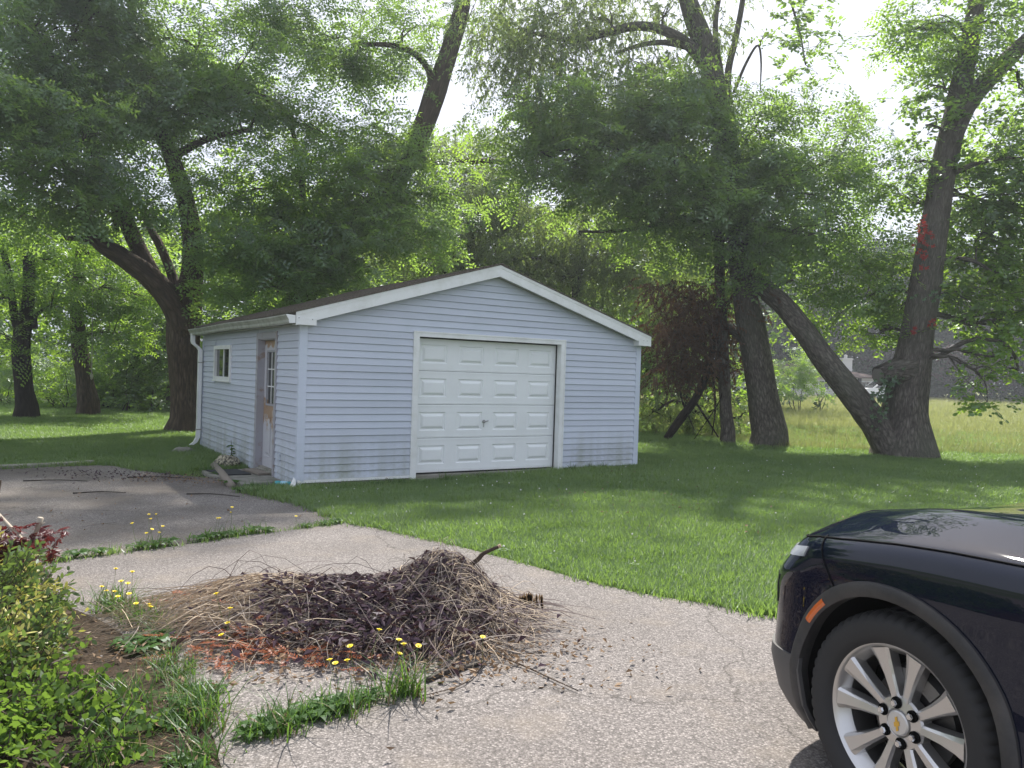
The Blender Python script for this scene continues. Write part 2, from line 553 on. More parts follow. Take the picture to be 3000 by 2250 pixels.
def blade(mb, base, ang, h, w, lean, mi=0, seg=3):
    """one curved grass blade"""
    d = Vector((math.cos(ang), math.sin(ang), 0)); s = Vector((-d.y, d.x, 0)); vs = []
    for k in range(seg + 1):
        f = k / seg
        p = Vector(base) + d * (lean * h * f * f) + Vector((0, 0, h * (f - 0.28 * lean * f * f)))
        ww = w * (1 - f ** 1.6)
        if k == seg: vs.append(p)
        else: vs += [p - s * ww, p + s * ww]
    fs = [(2 * k, 2 * k + 1, 2 * k + 3, 2 * k + 2) for k in range(seg - 1)] + [(2 * seg - 2, 2 * seg - 1, 2 * seg)]
    mb.add(vs, fs, mi)


for q in range(3):
    mb = MB()
    for k in range(16):
        blade(mb, (random.gauss(0, .035), random.gauss(0, .035), -.005), random.uniform(0, 6.28), random.uniform(.03, .085), .0036, random.uniform(.2, .9), seg=2)
    proto('lawn_tuft_%d' % q, mb, M['grass_blade'])
    mb = MB()
    for k in range(14):
        blade(mb, (random.gauss(0, .10), random.gauss(0, .10), -.01), random.uniform(0, 6.28), random.uniform(.12, .42), .006, random.uniform(.1, .8), seg=2)
    proto('meadow_tuft_%d' % q, mb, M['meadow_blade'])
mb = MB()                                             # clover with a white head
for k in range(5):
    a = k * 1.3; p = Vector((.03 * math.cos(a), .03 * math.sin(a), .035))
    for j in range(3):
        b = a + j * 2.1; d = Vector((math.cos(b), math.sin(b), .1)) * .016; s = Vector((-d.y, d.x, 0)) * .55
        mb.add([p, p + d * .7 + s, p + d * 1.3, p + d * .7 - s], [(0, 1, 2, 3)], 0)
mb.lathe([(.002, .05), (.007, .053), (.008, .059), (.002, .065)], 6, mi=1)
proto('clover_head', mb, [M['grass_blade'], mat('clover_white', (0.7, 0.7, 0.62), 0.9)])

from mathutils.geometry import intersect_point_tri_2d
PAVE = [Vector(p) for p in (fl + list(reversed(fr)))]
PAVE2 = [Vector(p) for p in (path_l + list(reversed(path_r)))]


def inside(poly, x, y):
    c = np.zeros(len(x), dtype=bool); n = len(poly); j = n - 1
    for i in range(n):
        xi, yi = poly[i][0], poly[i][1]; xj, yj = poly[j][0], poly[j][1]
        if yi != yj:
            k = ((yi > y) != (yj > y)) & (x < (xj - xi) * (y - yi) / (yj - yi) + xi)
            c ^= k
        j = i
    return c


GYAW = 0.5755
GC = Vector((-2.9244, 10.9236, EYE - 1.5661))         # front corner of the shed by the side door, at the foot of the siding
GA = Vector((math.cos(GYAW), math.sin(GYAW), 0)); GB = Vector((-math.sin(GYAW), math.cos(GYAW), 0))
SHED = [tuple((GC + GA * a + GB * b)[:2]) for a, b in ((0, 0), (6.2, 0), (6.2, 6.15), (0, 6.15))]
STEP = [tuple((GC + GA * a + GB * b)[:2]) for a, b in ((-1.15, .25), (0, .2), (0, 2.35), (-1.0, 2.4))]


def lawn_points(n, x0, x1, y0, y1, edge_extra=0):
    x = rng.uniform(x0, x1, n); y = rng.uniform(y0, y1, n)
    k = ~(inside(PAVE, x, y) | inside(PAVE2, x, y) | inside(SHED, x, y) | inside(STEP, x, y))
    # keep only what can be seen from in front of the scene, with a margin
    k &= (np.abs(x) < 0.78 * np.abs(y) + 2.5)
    return x[k], y[k]


def grass(name, label, sets, names, smin, smax):
    X, Y = [], []
    for s in sets:
        x, y = lawn_points(*s); X.append(x); Y.append(y)
    X = np.concatenate(X); Y = np.concatenate(Y); n = len(X)
    Z = np.array([gz(a, b) for a, b in zip(X, Y)])
    nv = np.array([mnoise.noise((a * .5, b * .5, 3.1)) + .7 * mnoise.noise((a * 2.3, b * 2.3, 9.1)) for a, b in zip(X, Y)])
    o = scatter(name, np.c_[X, Y, Z], np.c_[np.zeros(n), np.zeros(n), rng.uniform(0, 6.28, n)], rng.uniform(smin, smax, n) * (1 + .35 * nv),
                np.clip(.45 + .5 * nv + rng.normal(0, .22, n), 0, 1), names)
    return tag(o, label, None, None, 'stuff')


LT = ['lawn_tuft_0', 'lawn_tuft_1', 'lawn_tuft_2']
grass('lawn_grass', 'short mown grass of the lawn round the shed',
      [(70000, -4.5, 7, 4.2, 10.5), (60000, -12, 12, 10.5, 18), (50000, -20, 20, 18, 30)], LT, 0.8, 1.5)
x, y = lawn_points(260, -4, 10, 5, 16)
n = len(x)
tag(scatter('clover_heads', np.c_[x, y, [gz(a, b) for a, b in zip(x, y)]], np.c_[np.zeros(n), np.zeros(n), rng.uniform(0, 6, n)], rng.uniform(.8, 1.4, n), rng.uniform(0, 1, n), ['clover_head']),
    'small white clover heads dotted through the lawn', None, None, 'stuff')
x = rng.uniform(4, 75, 60000); y = 19.5 + 75 * rng.uniform(0, 1, 60000) ** 1.7
k = (x < .85 * y + 3) & (x > .12 * y + 1.6 + np.maximum(0, 24 - y) * .6)
x, y = x[k], y[k]; n = len(x)
Z = np.array([gz(a, b) for a, b in zip(x, y)])
nv = np.array([mnoise.noise((a * .22, b * .22, 7.1)) for a, b in zip(x, y)])
tag(scatter('meadow_grass', np.c_[x, y, Z], np.c_[np.zeros(n), np.zeros(n), rng.uniform(0, 6.28, n)], (.55 + .5 * rng.uniform(0, 1, n)) * (1 + np.clip((y - 30) / 45, 0, 1) * .9) * (.7 + .3 * np.clip((y - 20) / 8, 0, 1)),
            np.clip(.5 + .6 * nv + .25 * np.clip((y - 26) / 20, -1, 1) + rng.normal(0, .2, n), 0, 1), ['meadow_tuft_0', 'meadow_tuft_1', 'meadow_tuft_2']),
    'tall unmown straw and green grass of the field behind the trees', None, None, 'stuff')
# far road
rm = mat('road_gravel', (0.42, 0.39, 0.35), 0.95)
rv, rf = [], []
for i in range(30):
    x = 8 + i * 8
    for y, z in ((64, -.05), (64.6, .14), (68.4, .14), (69, -.05)): rv.append((x, y + (x - 40) * .05, gz(x, y) + z))
rf = [(4 * i + j, 4 * i + 4 + j, 4 * i + 5 + j, 4 * i + 1 + j) for i in range(29) for j in range(3)]
tag(link('road', newmesh('road', rv, rf, rm)), 'pale gravel road across the far side of the field', None, None, 'structure')
# ------------------------------------------------------------------ the shed (garage)
def vinyl(name, c0, stain):
    m = mat(name, c0, 0.55, spec=0.35); t = NT(m)
    v = t.coord('Object', (1, 1, 1)); n1 = t.noise(v, 1.3, 5, 0.6); n2 = t.noise(t.coord('Object', (1, 1, 14)), 3.0, 4)
    c = t.mix(t.ramp(n1, [(0.4, 0.0), (0.72, 0.5)]), c0, tuple(x * f for x, f in zip(c0, (0.86, 0.9, 0.88))))
    c = t.mix(t.ramp(n2, [(0.45, 0.0), (0.8, 0.35)]), c, tuple(min(1, x * 1.12) for x in c0))
    g = t.n('ShaderNodeNewGeometry'); s = t.n('ShaderNodeSeparateXYZ'); t.l(g.outputs['Position'], s.inputs[0])
    f = t.n('ShaderNodeMapRange'); t.l(s.outputs['Z'], f.inputs['Value'])
    f.inputs['From Min'].default_value = 0.75; f.inputs['From Max'].default_value = 0.0
    st = t.math('MULTIPLY', f.outputs[0], t.ramp(t.noise(v, 2.3, 6, 0.7), [(0.42, 0.0), (0.66, stain)]))
    c = t.mix(st, c, (0.24, 0.26, 0.17))            # algae and splashed soil near the foot of the wall
    oi = t.n('ShaderNodeObjectInfo'); c = t.mix(1.0, c, t.ramp(oi.outputs['Random'], [(0, .92), (1, 1.06)]), 'MULTIPLY')   # boards weather unevenly
    t.base(c); t.bump(t.noise(t.coord('Object', (2, 2, 60)), 4, 3), 0.12, 0.004)
    M[name] = m
    return m


vinyl('vinyl_blue', (0.545, 0.582, 0.668), 0.8)
M['vinyl_side'] = M['vinyl_blue']
vinyl('vinyl_post', (0.58, 0.625, 0.72), 0.4)
M['white_metal'] = mat('white_metal', (0.66, 0.67, 0.66), 0.45)
_t = NT(M['white_metal']); _v = _t.coord('Object')
_t.base(_t.mix(_t.ramp(_t.noise(_v, 4, 6, .65), [(0.45, 0.0), (0.75, 0.45)]), (0.80, 0.81, 0.80), (0.50, 0.50, 0.43)))
M['door_white'] = mat('door_white', (0.70, 0.73, 0.74), 0.42)
_t = NT(M['door_white']); _v = _t.coord('Object')
_t.base(_t.mix(_t.ramp(_t.noise(_v, 1.7, 6, .65), [(0.42, 0.0), (0.75, 0.35)]), (0.83, 0.85, 0.85), (0.66, 0.67, 0.65)))
_t.bump(_t.noise(_t.coord('Object', (30, 30, 120)), 3, 3), 0.08, 0.003)
M['gutter_grey'] = mat('gutter_grey', (0.36, 0.37, 0.33), 0.5)
_t = NT(M['gutter_grey']); _v = _t.coord('Object')
_t.base(_t.mix(_t.ramp(_t.noise(_v, 5, 6, .65), [(0.4, 0.0), (0.7, 0.75)]), (0.40, 0.41, 0.37), (0.15, 0.15, 0.11)))
M['soffit'] = mat('soffit', (0.40, 0.40, 0.37), 0.7)
M['dark'] = mat('dark', (0.012, 0.012, 0.012), 0.9)
M['trim_grey'] = mat('trim_grey', (0.34, 0.34, 0.37), 0.6)
_t = NT(M['trim_grey']); _v = _t.coord('Object')
_t.base(_t.mix(_t.ramp(_t.noise(_v, 6, 6, .7), [(0.55, 0.0), (0.66, 0.8)]), (0.36, 0.355, 0.385), (0.27, 0.20, 0.15)))


def shingle_mat():
    m = mat('shingle', (0.12, 0.09, 0.075), 0.95, spec=0.15); t = NT(m); v = t.coord('Object')
    n = t.noise(v, 1.5, 6, .65); f = t.noise(v, 22, 4, .7)
    c = t.mix(t.ramp(f, [(.3, 0.0), (.7, 1.0)]), (0.06, 0.05, 0.044), (0.20, 0.17, 0.145))
    c = t.mix(t.ramp(n, [(.45, 0.0), (.7, .6)]), c, (0.10, 0.10, 0.065))
    t.base(c); t.bump(f, 0.8, 0.02)
    M['shingle'] = m


shingle_mat()


def glass_mat(name, tint=(0.02, 0.025, 0.025)):
    m = mat(name, tint, 0.04, 0.0, 0.9)
    M[name] = m
    return m


glass_mat('glass')
shed = tag(empty('garage', GC, GYAW), 'low grey-blue vinyl sided garage with white overhead door and shallow gable roof', 'garage')
EX = 0.1016
SW, SL = 6.2, 6.15
EAVE = 2.157                                        # underside of the eave box, above the foot of the siding
APX = 3.1
SLOPE = 0.2966                                      # about 3.6 in 12


def rake_z(x): return 3.09 - SLOPE * abs(x - APX)


def board_front(x0, x1, z0, z1, y=0.0, clip=False):
    """one course of clapboard facing -y: lower edge proud, with a lip below"""
    pr, tp = 0.022, 0.003
    mb = MB()
    if not clip:
        prof = [(tp, z1 + .012), (tp + .002, z1), (pr - .002, z0 + .012), (pr, z0 + .004), (pr - .004, z0), (0, z0)]
        vs = [(x0, y - p, z) for p, z in prof] + [(x1, y - p, z) for p, z in prof]
        fs = [(i, 6 + i, 7 + i, 1 + i) for i in range(5)] + [(5, 11, 6, 0), (0, 1, 2, 3, 4, 5), (11, 10, 9, 8, 7, 6)]
    else:
        # trapezoid under the rake: both ends follow the roof slope
        def xs(z, side): return APX + side * max(0.01, (3.085 - z) / SLOPE)
        a0, a1, b0, b1 = max(x0, xs(z0, -1)), max(x0, xs(z1, -1)), min(x1, xs(z0, 1)), min(x1, xs(z1, 1))
        vs = [(a1, y - tp, z1), (a0, y - pr, z0 + .003), (a0, y, z0), (b1, y - tp, z1), (b0, y - pr, z0 + .003), (b0, y, z0), (a1, y, z1), (b1, y, z1)]
        fs = [(0, 3, 4, 1), (1, 4, 5, 2), (0, 1, 2, 6), (3, 7, 5, 4), (6, 7, 3, 0), (2, 5, 7, 6)]
    mb.add(vs, [tuple(reversed(f)) for f in fs] if not clip else [tuple(reversed(f)) for f in fs])
    return mb


# walls behind the boards
w = MB()
w.box(0.004, 1.79, 0.0, 0.1, 0.0, 2.2); w.box(4.45, SW - .004, 0.0, 0.1, 0.0, 2.2); w.box(1.79, 4.45, 0.0, 0.1, 2.1, 2.2)
w.prism([(0.004, 0, 2.2), (SW - .004, 0, 2.2), (SW - .004, 0, rake_z(SW) + .03), (APX, 0, 3.11), (0.004, 0, rake_z(0) + .03)], (0, .1, 0))
w.build('front_wall', M['vinyl_blue'], shed)
w = MB()
SB = -0.088                                         # the side wall's siding starts one course lower
w.box(0.0, 0.1, 0.1, 1.12, SB, 2.17); w.box(0.0, 0.1, 2.05, SL - .1, SB, 1.29); w.box(0.0, 0.1, 2.05, 3.8, 1.29, 1.93); w.box(0.0, 0.1, 5.04, SL - .1, 1.29, 1.93)
w.box(0.0, 0.1, 2.05, SL - .1, 1.93, 2.17); w.box(0.0, 0.1, 1.12, 2.05, 2.02, 2.17)
w.build('side_wall', M['vinyl_side'], shed)
w = MB(); w.box(SW - .1, SW, .1, SL - .1, -.05, 2.17); w.build('side_wall', M['vinyl_side'], shed)
w = MB()
w.box(0.0, SW, SL - .1, SL, -.08, 2.2); w.prism([(0, SL, 2.2), (0, SL, rake_z(0) + .03), (APX, SL, 3.11), (SW, SL, rake_z(SW) + .03), (SW, SL, 2.2)], (0, -.1, 0))
w.build('back_wall', M['vinyl_side'], shed)
# clapboards: one object per course and piece
zz = 0.012
me_l = board_front(0.085, 1.70, 0, EX).build('siding_board', M['vinyl_blue'], shed, loc=(0, 0, zz))
me_r = board_front(4.53, SW - .085, 0, EX).build('siding_board', M['vinyl_blue'], shed, loc=(0, 0, zz))
for k in range(1, 21):
    link('siding_board', me_l.data, shed, (0, random.uniform(-.002, .001), zz + k * EX + random.uniform(-.0015, .0015)), (0, random.uniform(-.0012, .0012), 0))
    link('siding_board', me_r.data, shed, (0, random.uniform(-.002, .001), zz + k * EX + random.uniform(-.0015, .0015)), (0, random.uniform(-.0008, .0008), 0))
z = zz + 21 * EX
board_front(0.085, SW - .085, z, z + EX).build('siding_board', M['vinyl_blue'], shed)
z += EX
while z < 2.98:
    board_front(0.02, SW - .02, z, min(z + EX, 3.07), clip=True).build('siding_board', M['vinyl_blue'], shed)
    z += EX


def board_side(y0, y1, z0, z1, out=0.0):
    pr, tp = 0.022, 0.003
    prof = [(tp, z1 + .01), (tp + .002, z1), (pr - .002, z0 + .012), (pr, z0 + .004), (pr - .004, z0), (0, z0)]
    vs = [(out - p, y0, z) for p, z in prof] + [(out - p, y1, z) for p, z in prof]
    fs = [(i, 6 + i, 7 + i, 1 + i) for i in range(5)] + [(5, 11, 6, 0), (0, 1, 2, 3, 4, 5), (11, 10, 9, 8, 7, 6)]
    return MB().add(vs, fs)


cuts = {}
for k in range(22):
    z0 = SB + k * EX; z1 = z0 + EX
    segs = [(.05, 1.03), (2.14, SL - .05)]
    if z1 > 1.27 and z0 < 1.95: segs = [(.05, 1.03), (2.14, 3.78), (5.06, SL - .05)]
    if z0 > 2.08: segs = [(.05, SL - .05)]
    for s in segs:
        if s not in cuts:
            cuts[s] = board_side(s[0], s[1], 0, EX).build('siding_board', M['vinyl_side'], shed, loc=(0, 0, z0)).data
        else:
            link('siding_board', cuts[s], shed, (0, 0, z0))
bm_ = board_side(.05, SL - .05, 0, EX)
bm_.v = [(SW - x, y, zq) for x, y, zq in bm_.v]; bm_.f = [tuple(reversed(f)) for f in bm_.f]
rs = bm_.build('siding_board', M['vinyl_side'], shed, loc=(0, 0, SB + EX))
for k in range(2, 22): link('siding_board', rs.data, shed, (0, 0, SB + k * EX))
# starter strip and foundation
MB().box(0.02, 1.70, -.02, 0, -.028, .016).build('starter_strip', M['white_metal'], shed)
f = MB(); f.box(0.03, SW - .03, 0.012, SL - .02, -.34, -.005); f.build('foundation', M['concrete'], shed)
MB().box(1.75, 4.5, -.035, 0.011, -.30, -.045).build('door_apron', M['concrete'], shed)
# corner posts
for x0, x1 in ((-.022, .088), (SW - .088, SW + .022)):
    p = MB(); p.box(x0, x1, -.022, .0, -.01 if x0 < 1 else .02, EAVE + .01)
    if x0 < 1: p.box(-.022, .0, 0, .05, SB, EAVE + .01)
    else: p.box(SW, SW + .022, 0, .05, .02, EAVE + .01)
    p.build('corner_post', M['vinyl_post'], shed)
p = MB(); p.box(-.022, 0, SL - .06, SL + .02, SB, EAVE); p.box(-.022, .06, SL, SL + .02, SB, EAVE); p.build('corner_post', M['vinyl_post'], shed)
# torn corner flashing at the foot of the post
fl_ = MB()
fl_.add([(-.03, -.025, .03), (-.03, .06, .05), (-.11, .03, -.10), (-.15, -.06, -.15), (-.06, -.07, -.12), (-.03, -.05, -.02)], [(0, 1, 2, 3, 4, 5), (5, 4, 3, 2, 1, 0)])
fl_.add([(.0, -.026, .02), (.05, -.03, .0), (.075, -.04, -.10), (.02, -.035, -.14), (-.02, -.035, -.14)], [(0, 1, 2, 3, 4), (4, 3, 2, 1, 0)])
tag(fl_.build('corner_flashing', M['white_metal'], shed), 'torn bent white flashing at the foot of the corner post')
# roof: deck, shingle courses, rake boards, eave boxes
RT0 = 0.30
def roof_z(x): return 3.287 - SLOPE * abs(x - APX)
XL, XR, YF, YB = -0.135, SW + .135, -0.16, SL + .16
d = MB()
for s0, s1 in ((XL, APX), (APX, XR)):
    d.hexa([(s0, YF + .03, roof_z(s0) - .045), (s1, YF + .03, roof_z(s1) - .045), (s1, YB, roof_z(s1) - .045), (s0, YB, roof_z(s0) - .045)],
           [(s0, YF + .03, roof_z(s0) - .005), (s1, YF + .03, roof_z(s1) - .005), (s1, YB, roof_z(s1) - .005), (s0, YB, roof_z(s0) - .005)])
roof = d.build('roof', M['shingle'], shed)
NC = 24
for side in (-1, 1):
    for k in range(NC):
        xa = APX + side * (APX + .16) * (1 - k / NC); xb = APX + side * (APX + .16) * (1 - (k + 1.25) / NC)
        if k == NC - 1: xb = APX
        x0, x1 = (xa, xb) if side < 0 else (xb, xa)
        lo, hi = (0.016, 0.004) if side < 0 else (0.004, 0.016)
        b = [(x0, YF - .02, roof_z(x0) - .004), (x1, YF - .02, roof_z(x1) - .004), (x1, YB + .02, roof_z(x1) - .004), (x0, YB + .02, roof_z(x0) - .004)]
        ww = [random.uniform(-.002, .002) for _ in range(4)]
        t_ = [(x0, YF - .02, roof_z(x0) + lo + ww[0]), (x1, YF - .02, roof_z(x1) + hi + ww[1]), (x1, YB + .02, roof_z(x1) + hi + ww[2]), (x0, YB + .02, roof_z(x0) + lo + ww[3])]
        MB().hexa(b, t_).build('shingle_course', M['shingle'], roof)
cap = MB()
for k in range(22):
    y0 = YF - .03 + k * .295
    for s in (-1, 1):
        x1 = APX + s * .15
        q = [(APX, y0, 3.30 + .004), (x1, y0, roof_z(x1) + .02), (x1, y0 + .33, roof_z(x1) + .014), (APX, y0 + .33, 3.30)]
        if s < 0: q = [q[1], q[0], q[3], q[2]]
        cap.hexa([(p[0], p[1], p[2] - .006) for p in q], [(p[0], p[1], p[2] + .006) for p in q])
cap.build('ridge_cap', M['shingle'], roof)
for s in (-1, 1):
    xe = APX + s * (APX + .127)
    lo_e, lo_a, up_e, up_a = 2.143, 3.10, 2.318, 3.275
    zr = lo_a - SLOPE * (APX + .127 - .285)
    # rake board
    q = [(xe, YF, up_e), (APX, YF, up_a), (APX, YF, lo_a), (xe, YF, lo_e)]
    if s > 0: q = list(reversed(q))
    rk = MB().prism(q, (0, .022, 0)).build('rake_board', M['white_metal'], shed)
    # drip edge strip on top of the board
    q = [(xe, YF - .006, up_e + .004), (APX, YF - .006, up_a + .004), (APX, YF - .006, up_a - .04), (xe, YF - .006, up_e - .04)]
    if s > 0: q = list(reversed(q))
    MB().prism(q, (0, .01, 0)).build('drip_edge', M['white_metal'], shed)
    # boxed return at the eave
    xi = xe - s * .285
    q = [(xe, YF - .003, EAVE + .105), (xe, YF - .003, EAVE - .004), (xi, YF - .003, EAVE - .004), (xi, YF - .003, zr + .02)]
    if s > 0: q = list(reversed(q))
    q = list(reversed(q))
    MB().prism(q, (0, -YF + .003, 0)).build('eave_return', M['white_metal'], shed)
    # rake soffit and eave soffit
    q = [(xe, YF + .022, lo_e + .03), (APX, YF + .022, lo_a + .03), (APX, YF + .022, lo_a + .015), (xe, YF + .022, lo_e + .015)]
    if s > 0: q = list(reversed(q))
    MB().prism(q, (0, -YF, 0)).build('rake_soffit', M['soffit'], shed)
    x0, x1 = sorted((xe, 0.0 if s < 0 else SW))
    e_ = MB(); e_.box(x0, x1, 0.0, SL + .1, EAVE, EAVE + .012)
    e_.build('eave_soffit', M['soffit'], shed)
    x0, x1 = sorted((xe, xe - s * .02)); MB().box(x0, x1, 0.0, SL + .1, EAVE - .01, 2.30).build('eave_fascia', M['gutter_grey'], shed)
for x, zq in ((-.09, EAVE + .085), (.10, EAVE + .073), (SW - .05, EAVE + .085), (SW + .03, EAVE + .085)):
    MB().lathe([(.006, -.003), (.006, .0), (.003, .003)], 8, 'Y', (x, YF - .004, zq)).build('nail', M['dark'], shed)
# gutter (K profile) with downspout
gp = [(-.135, 2.275), (-.135, 2.17), (-.215, 2.165), (-.225, 2.185), (-.228, 2.215), (-.25, 2.25), (-.262, 2.268), (-.262, 2.285), (-.252, 2.285), (-.252, 2.268), (-.238, 2.245), (-.22, 2.215), (-.215, 2.18), (-.143, 2.182), (-.143, 2.275)]
gm = MB(); n = len(gp); vs = []
NS = 14
for i in range(NS):
    y = -.155 + (SL + .42) * i / (NS - 1); sag = -.012 * math.sin(i / (NS - 1) * 9.0) - .008 * i / (NS - 1)
    vs += [(x, y, z + sag * .6) for x, z in gp]
gm.add(vs, [(i * n + j, (i + 1) * n + j, (i + 1) * n + (j + 1) % n, i * n + (j + 1) % n) for i in range(NS - 1) for j in range(n)])
gm.prism([(x, -.157, z) for x, z in gp[:8]], (0, .004, 0)); gm.prism([(x, SL + .262, z - .008) for x, z in gp[:8]], (0, .004, 0))
gut = gm.build('gutter', M['gutter_grey'], shed)
ec = MB(); ec.prism([(x, -.160, z) for x, z in gp[:8]], (0, -.004, 0)); ec.build('end_cap', M['white_metal'], gut)
ds = MB()
ys0 = SL - .02
def rect_tube(mb, pts, a, b):
    vs = []
    for p in pts:
        x, y, z = p
        vs += [(x - a, y - b, z), (x + a, y - b, z), (x + a, y + b, z), (x - a, y + b, z)]
    k = len(pts)
    mb.add(vs, [(i * 4 + j, (i + 1) * 4 + j, (i + 1) * 4 + (j + 1) % 4, i * 4 + (j + 1) % 4) for i in range(k - 1) for j in range(4)] + [(0, 1, 2, 3), ((k - 1) * 4 + 3, (k - 1) * 4 + 2, (k - 1) * 4 + 1, (k - 1) * 4)])
rect_tube(ds, [(-.20, ys0 + .1, 2.18), (-.20, ys0 + .1, 2.04), (-.19, ys0 + .09, 1.99), (-.10, ys0 - .0, 1.90), (-.075, ys0 - .02, 1.85), (-.075, ys0 - .02, .22), (-.08, ys0 - .02, .10), (-.13, ys0 - .02, .0), (-.20, ys0 - .02, -.05)], .036, .05)
dsp = ds.build('downspout', M['white_metal'], shed)
for zq in (.25, 1.6): MB().box(-.115, -.0, ys0 - .075, ys0 + .035, zq, zq + .02).build('strap', M['gutter_grey'], dsp)
# overhead door frame
tr = M['white_metal']
MB().box(1.70, 1.80, -.026, .0, -.055, 2.171).build('door_casing', tr, shed)
MB().box(4.437, 4.53, -.026, .0, -.04, 2.171).build('door_casing', tr, shed)
MB().box(1.80, 4.437, -.025, .0, 2.094, 2.171).build('door_casing', tr, shed)
MB().box(1.702, 1.722, -.034, -.026, -.05, 2.176).build('casing_bead', tr, shed)
MB().box(4.51, 4.53, -.034, -.026, -.04, 2.176).build('casing_bead', tr, shed)
MB().box(1.722, 4.51, -.033, -.026, 2.153, 2.175).build('casing_bead', tr, shed)
DR = .125
MB().box(1.785, 1.80, .0, DR + .05, -.055, 2.11).build('door_jamb', tr, shed)
MB().box(4.437, 4.452, .0, DR + .05, -.05, 2.11).build('door_jamb', tr, shed)
MB().box(1.80, 4.437, .0, DR + .05, 2.095, 2.11).build('door_jamb', tr, shed)
MB().box(1.80, 1.808, DR - .03, DR - .012, -.05, 2.09).build('weather_strip', M['dark'], shed)
MB().box(4.427, 4.437, DR - .03, DR - .008, -.05, 2.09).build('weather_strip', M['dark'], shed)
MB().box(1.808, 4.427, DR - .03, DR - .01, 2.075, 2.093).build('weather_strip', M['dark'], shed)
MB().box(1.6, 4.6, DR + .06, 2.2, -.1, 2.15).build('dark_interior', M['dark'], shed)
odoor = empty('overhead_door', (0, DR, 0)); odoor.parent = shed
DX0, DX1, DZ0, DZ1 = 1.795, 4.442, 0.035, 2.10
SHH = (DZ1 - DZ0) / 4


def raised_panel(wd, ht):
    """embossed panel: groove, bevel and field, facing -y, lower corner at the origin"""
    rings = [(0, 0.0), (.012, .014), (.030, .014), (.062, -.006), (.075, -.008)]
    vs, fs = [], []
    for i, y in rings: vs += [(i, y, i), (wd - i, y, i), (wd - i, y, ht - i), (i, y, ht - i)]
    for k in range(len(rings) - 1):
        a = 4 * k
        fs += [(a + j, a + (j + 1) % 4, a + 4 + (j + 1) % 4, a + 4 + j) for j in range(4)]
    a = 4 * (len(rings) - 1); fs.append((a, a + 1, a + 2, a + 3))
    return MB().add(vs, fs)


PWD, PHT = .455, .285
pm = None
gapx = (DX1 - DX0 - 4 * PWD) / 4
for k in range(4):
    z0 = DZ0 + k * SHH; z1 = z0 + SHH
    zs0, zs1 = z0 + .004, z1 - .004
    zp0 = z0 + (SHH - PHT) / 2; zp1 = zp0 + PHT
    s = MB(); xsq = [DX0]
    for c in range(4): xsq += [DX0 + gapx * (c + .5) + PWD * c, DX0 + gapx * (c + .5) + PWD * (c + 1)]
    xsq.append(DX1)
    # flat field round the four embossed panels
    for a, b in ((zs0, zp0), (zp1, zs1)): s.add([(DX0, 0, a), (DX1, 0, a), (DX1, 0, b), (DX0, 0, b)], [(0, 1, 2, 3)])
    for c in range(0, 10, 2): s.add([(xsq[c], 0, zp0), (xsq[c + 1], 0, zp0), (xsq[c + 1], 0, zp1), (xsq[c], 0, zp1)], [(0, 1, 2, 3)])
    s.add([(DX0, 0, zs1), (DX1, 0, zs1), (DX1, .02, zs1 + .003), (DX0, .02, zs1 + .003)], [(0, 1, 2, 3)])
    s.add([(DX0, .02, zs0 - .003), (DX1, .02, zs0 - .003), (DX1, 0, zs0), (DX0, 0, zs0)], [(0, 1, 2, 3)])
    for zr_ in (zs1 - .026, zs0 + .02): s.box(DX0, DX1, -.004, .001, zr_, zr_ + .007)
    sec = s.build('door_section', M['door_white'], odoor)
    for c in range(4):
        if pm is None: pm = raised_panel(PWD, PHT).build('panel', M['door_white'], sec, loc=(xsq[1 + 2 * c], 0, zp0)).data
        else: link('panel', pm, sec, (xsq[1 + 2 * c], 0, zp0))
MB().box(DX0, DX1, .024, .055, DZ0 - .0, DZ1).build('door_backing', M['dark'], odoor)
MB().box(DX0, DX1, .002, .035, DZ0 - .012, DZ0 + .003).build('bottom_seal', M['white_metal'], odoor)
hd = MB(); hd.lathe([(.028, -.006), (.028, 0), (.02, .001)], 14, 'Y', (3.05, -.003, .80)); hd.tube([(3.05, -.004, .80), (3.05, -.04, .80)], .01, 8); hd.tube([(3.01, -.042, .795), (3.11, -.042, .815)], .009, 8); hd.box(3.044, 3.054, -.008, -.002, .71, .79)
M['steel'] = mat('steel', (0.35, 0.35, 0.34), 0.35, 0.8)
hd.build('handle', M['steel'], odoor)
# side door in its casing
MB().box(-.03, .0, 2.04, 2.14, -.05, 2.10).build('door_casing', M['trim_grey'], shed)
MB().box(-.03, .0, 1.03, 1.115, -.09, 2.10).build('door_casing', M['trim_grey'], shed)
MB().box(-.03, .0, 1.115, 2.04, 2.00, 2.10).build('door_casing', M['trim_grey'], shed)
MB().box(.0, .16, 2.04, 2.052, -.05, 2.02).build('door_jamb', M['trim_grey'], shed)
MB().box(.0, .16, 1.105, 1.117, -.09, 2.02).build('door_jamb', M['trim_grey'], shed)
MB().box(.0, .16, 1.117, 2.04, 1.985, 2.02).build('door_jamb', M['trim_grey'], shed)
MB().box(-.02, .16, 1.117, 2.04, -.13, -.035).build('threshold', M['concrete'], shed)


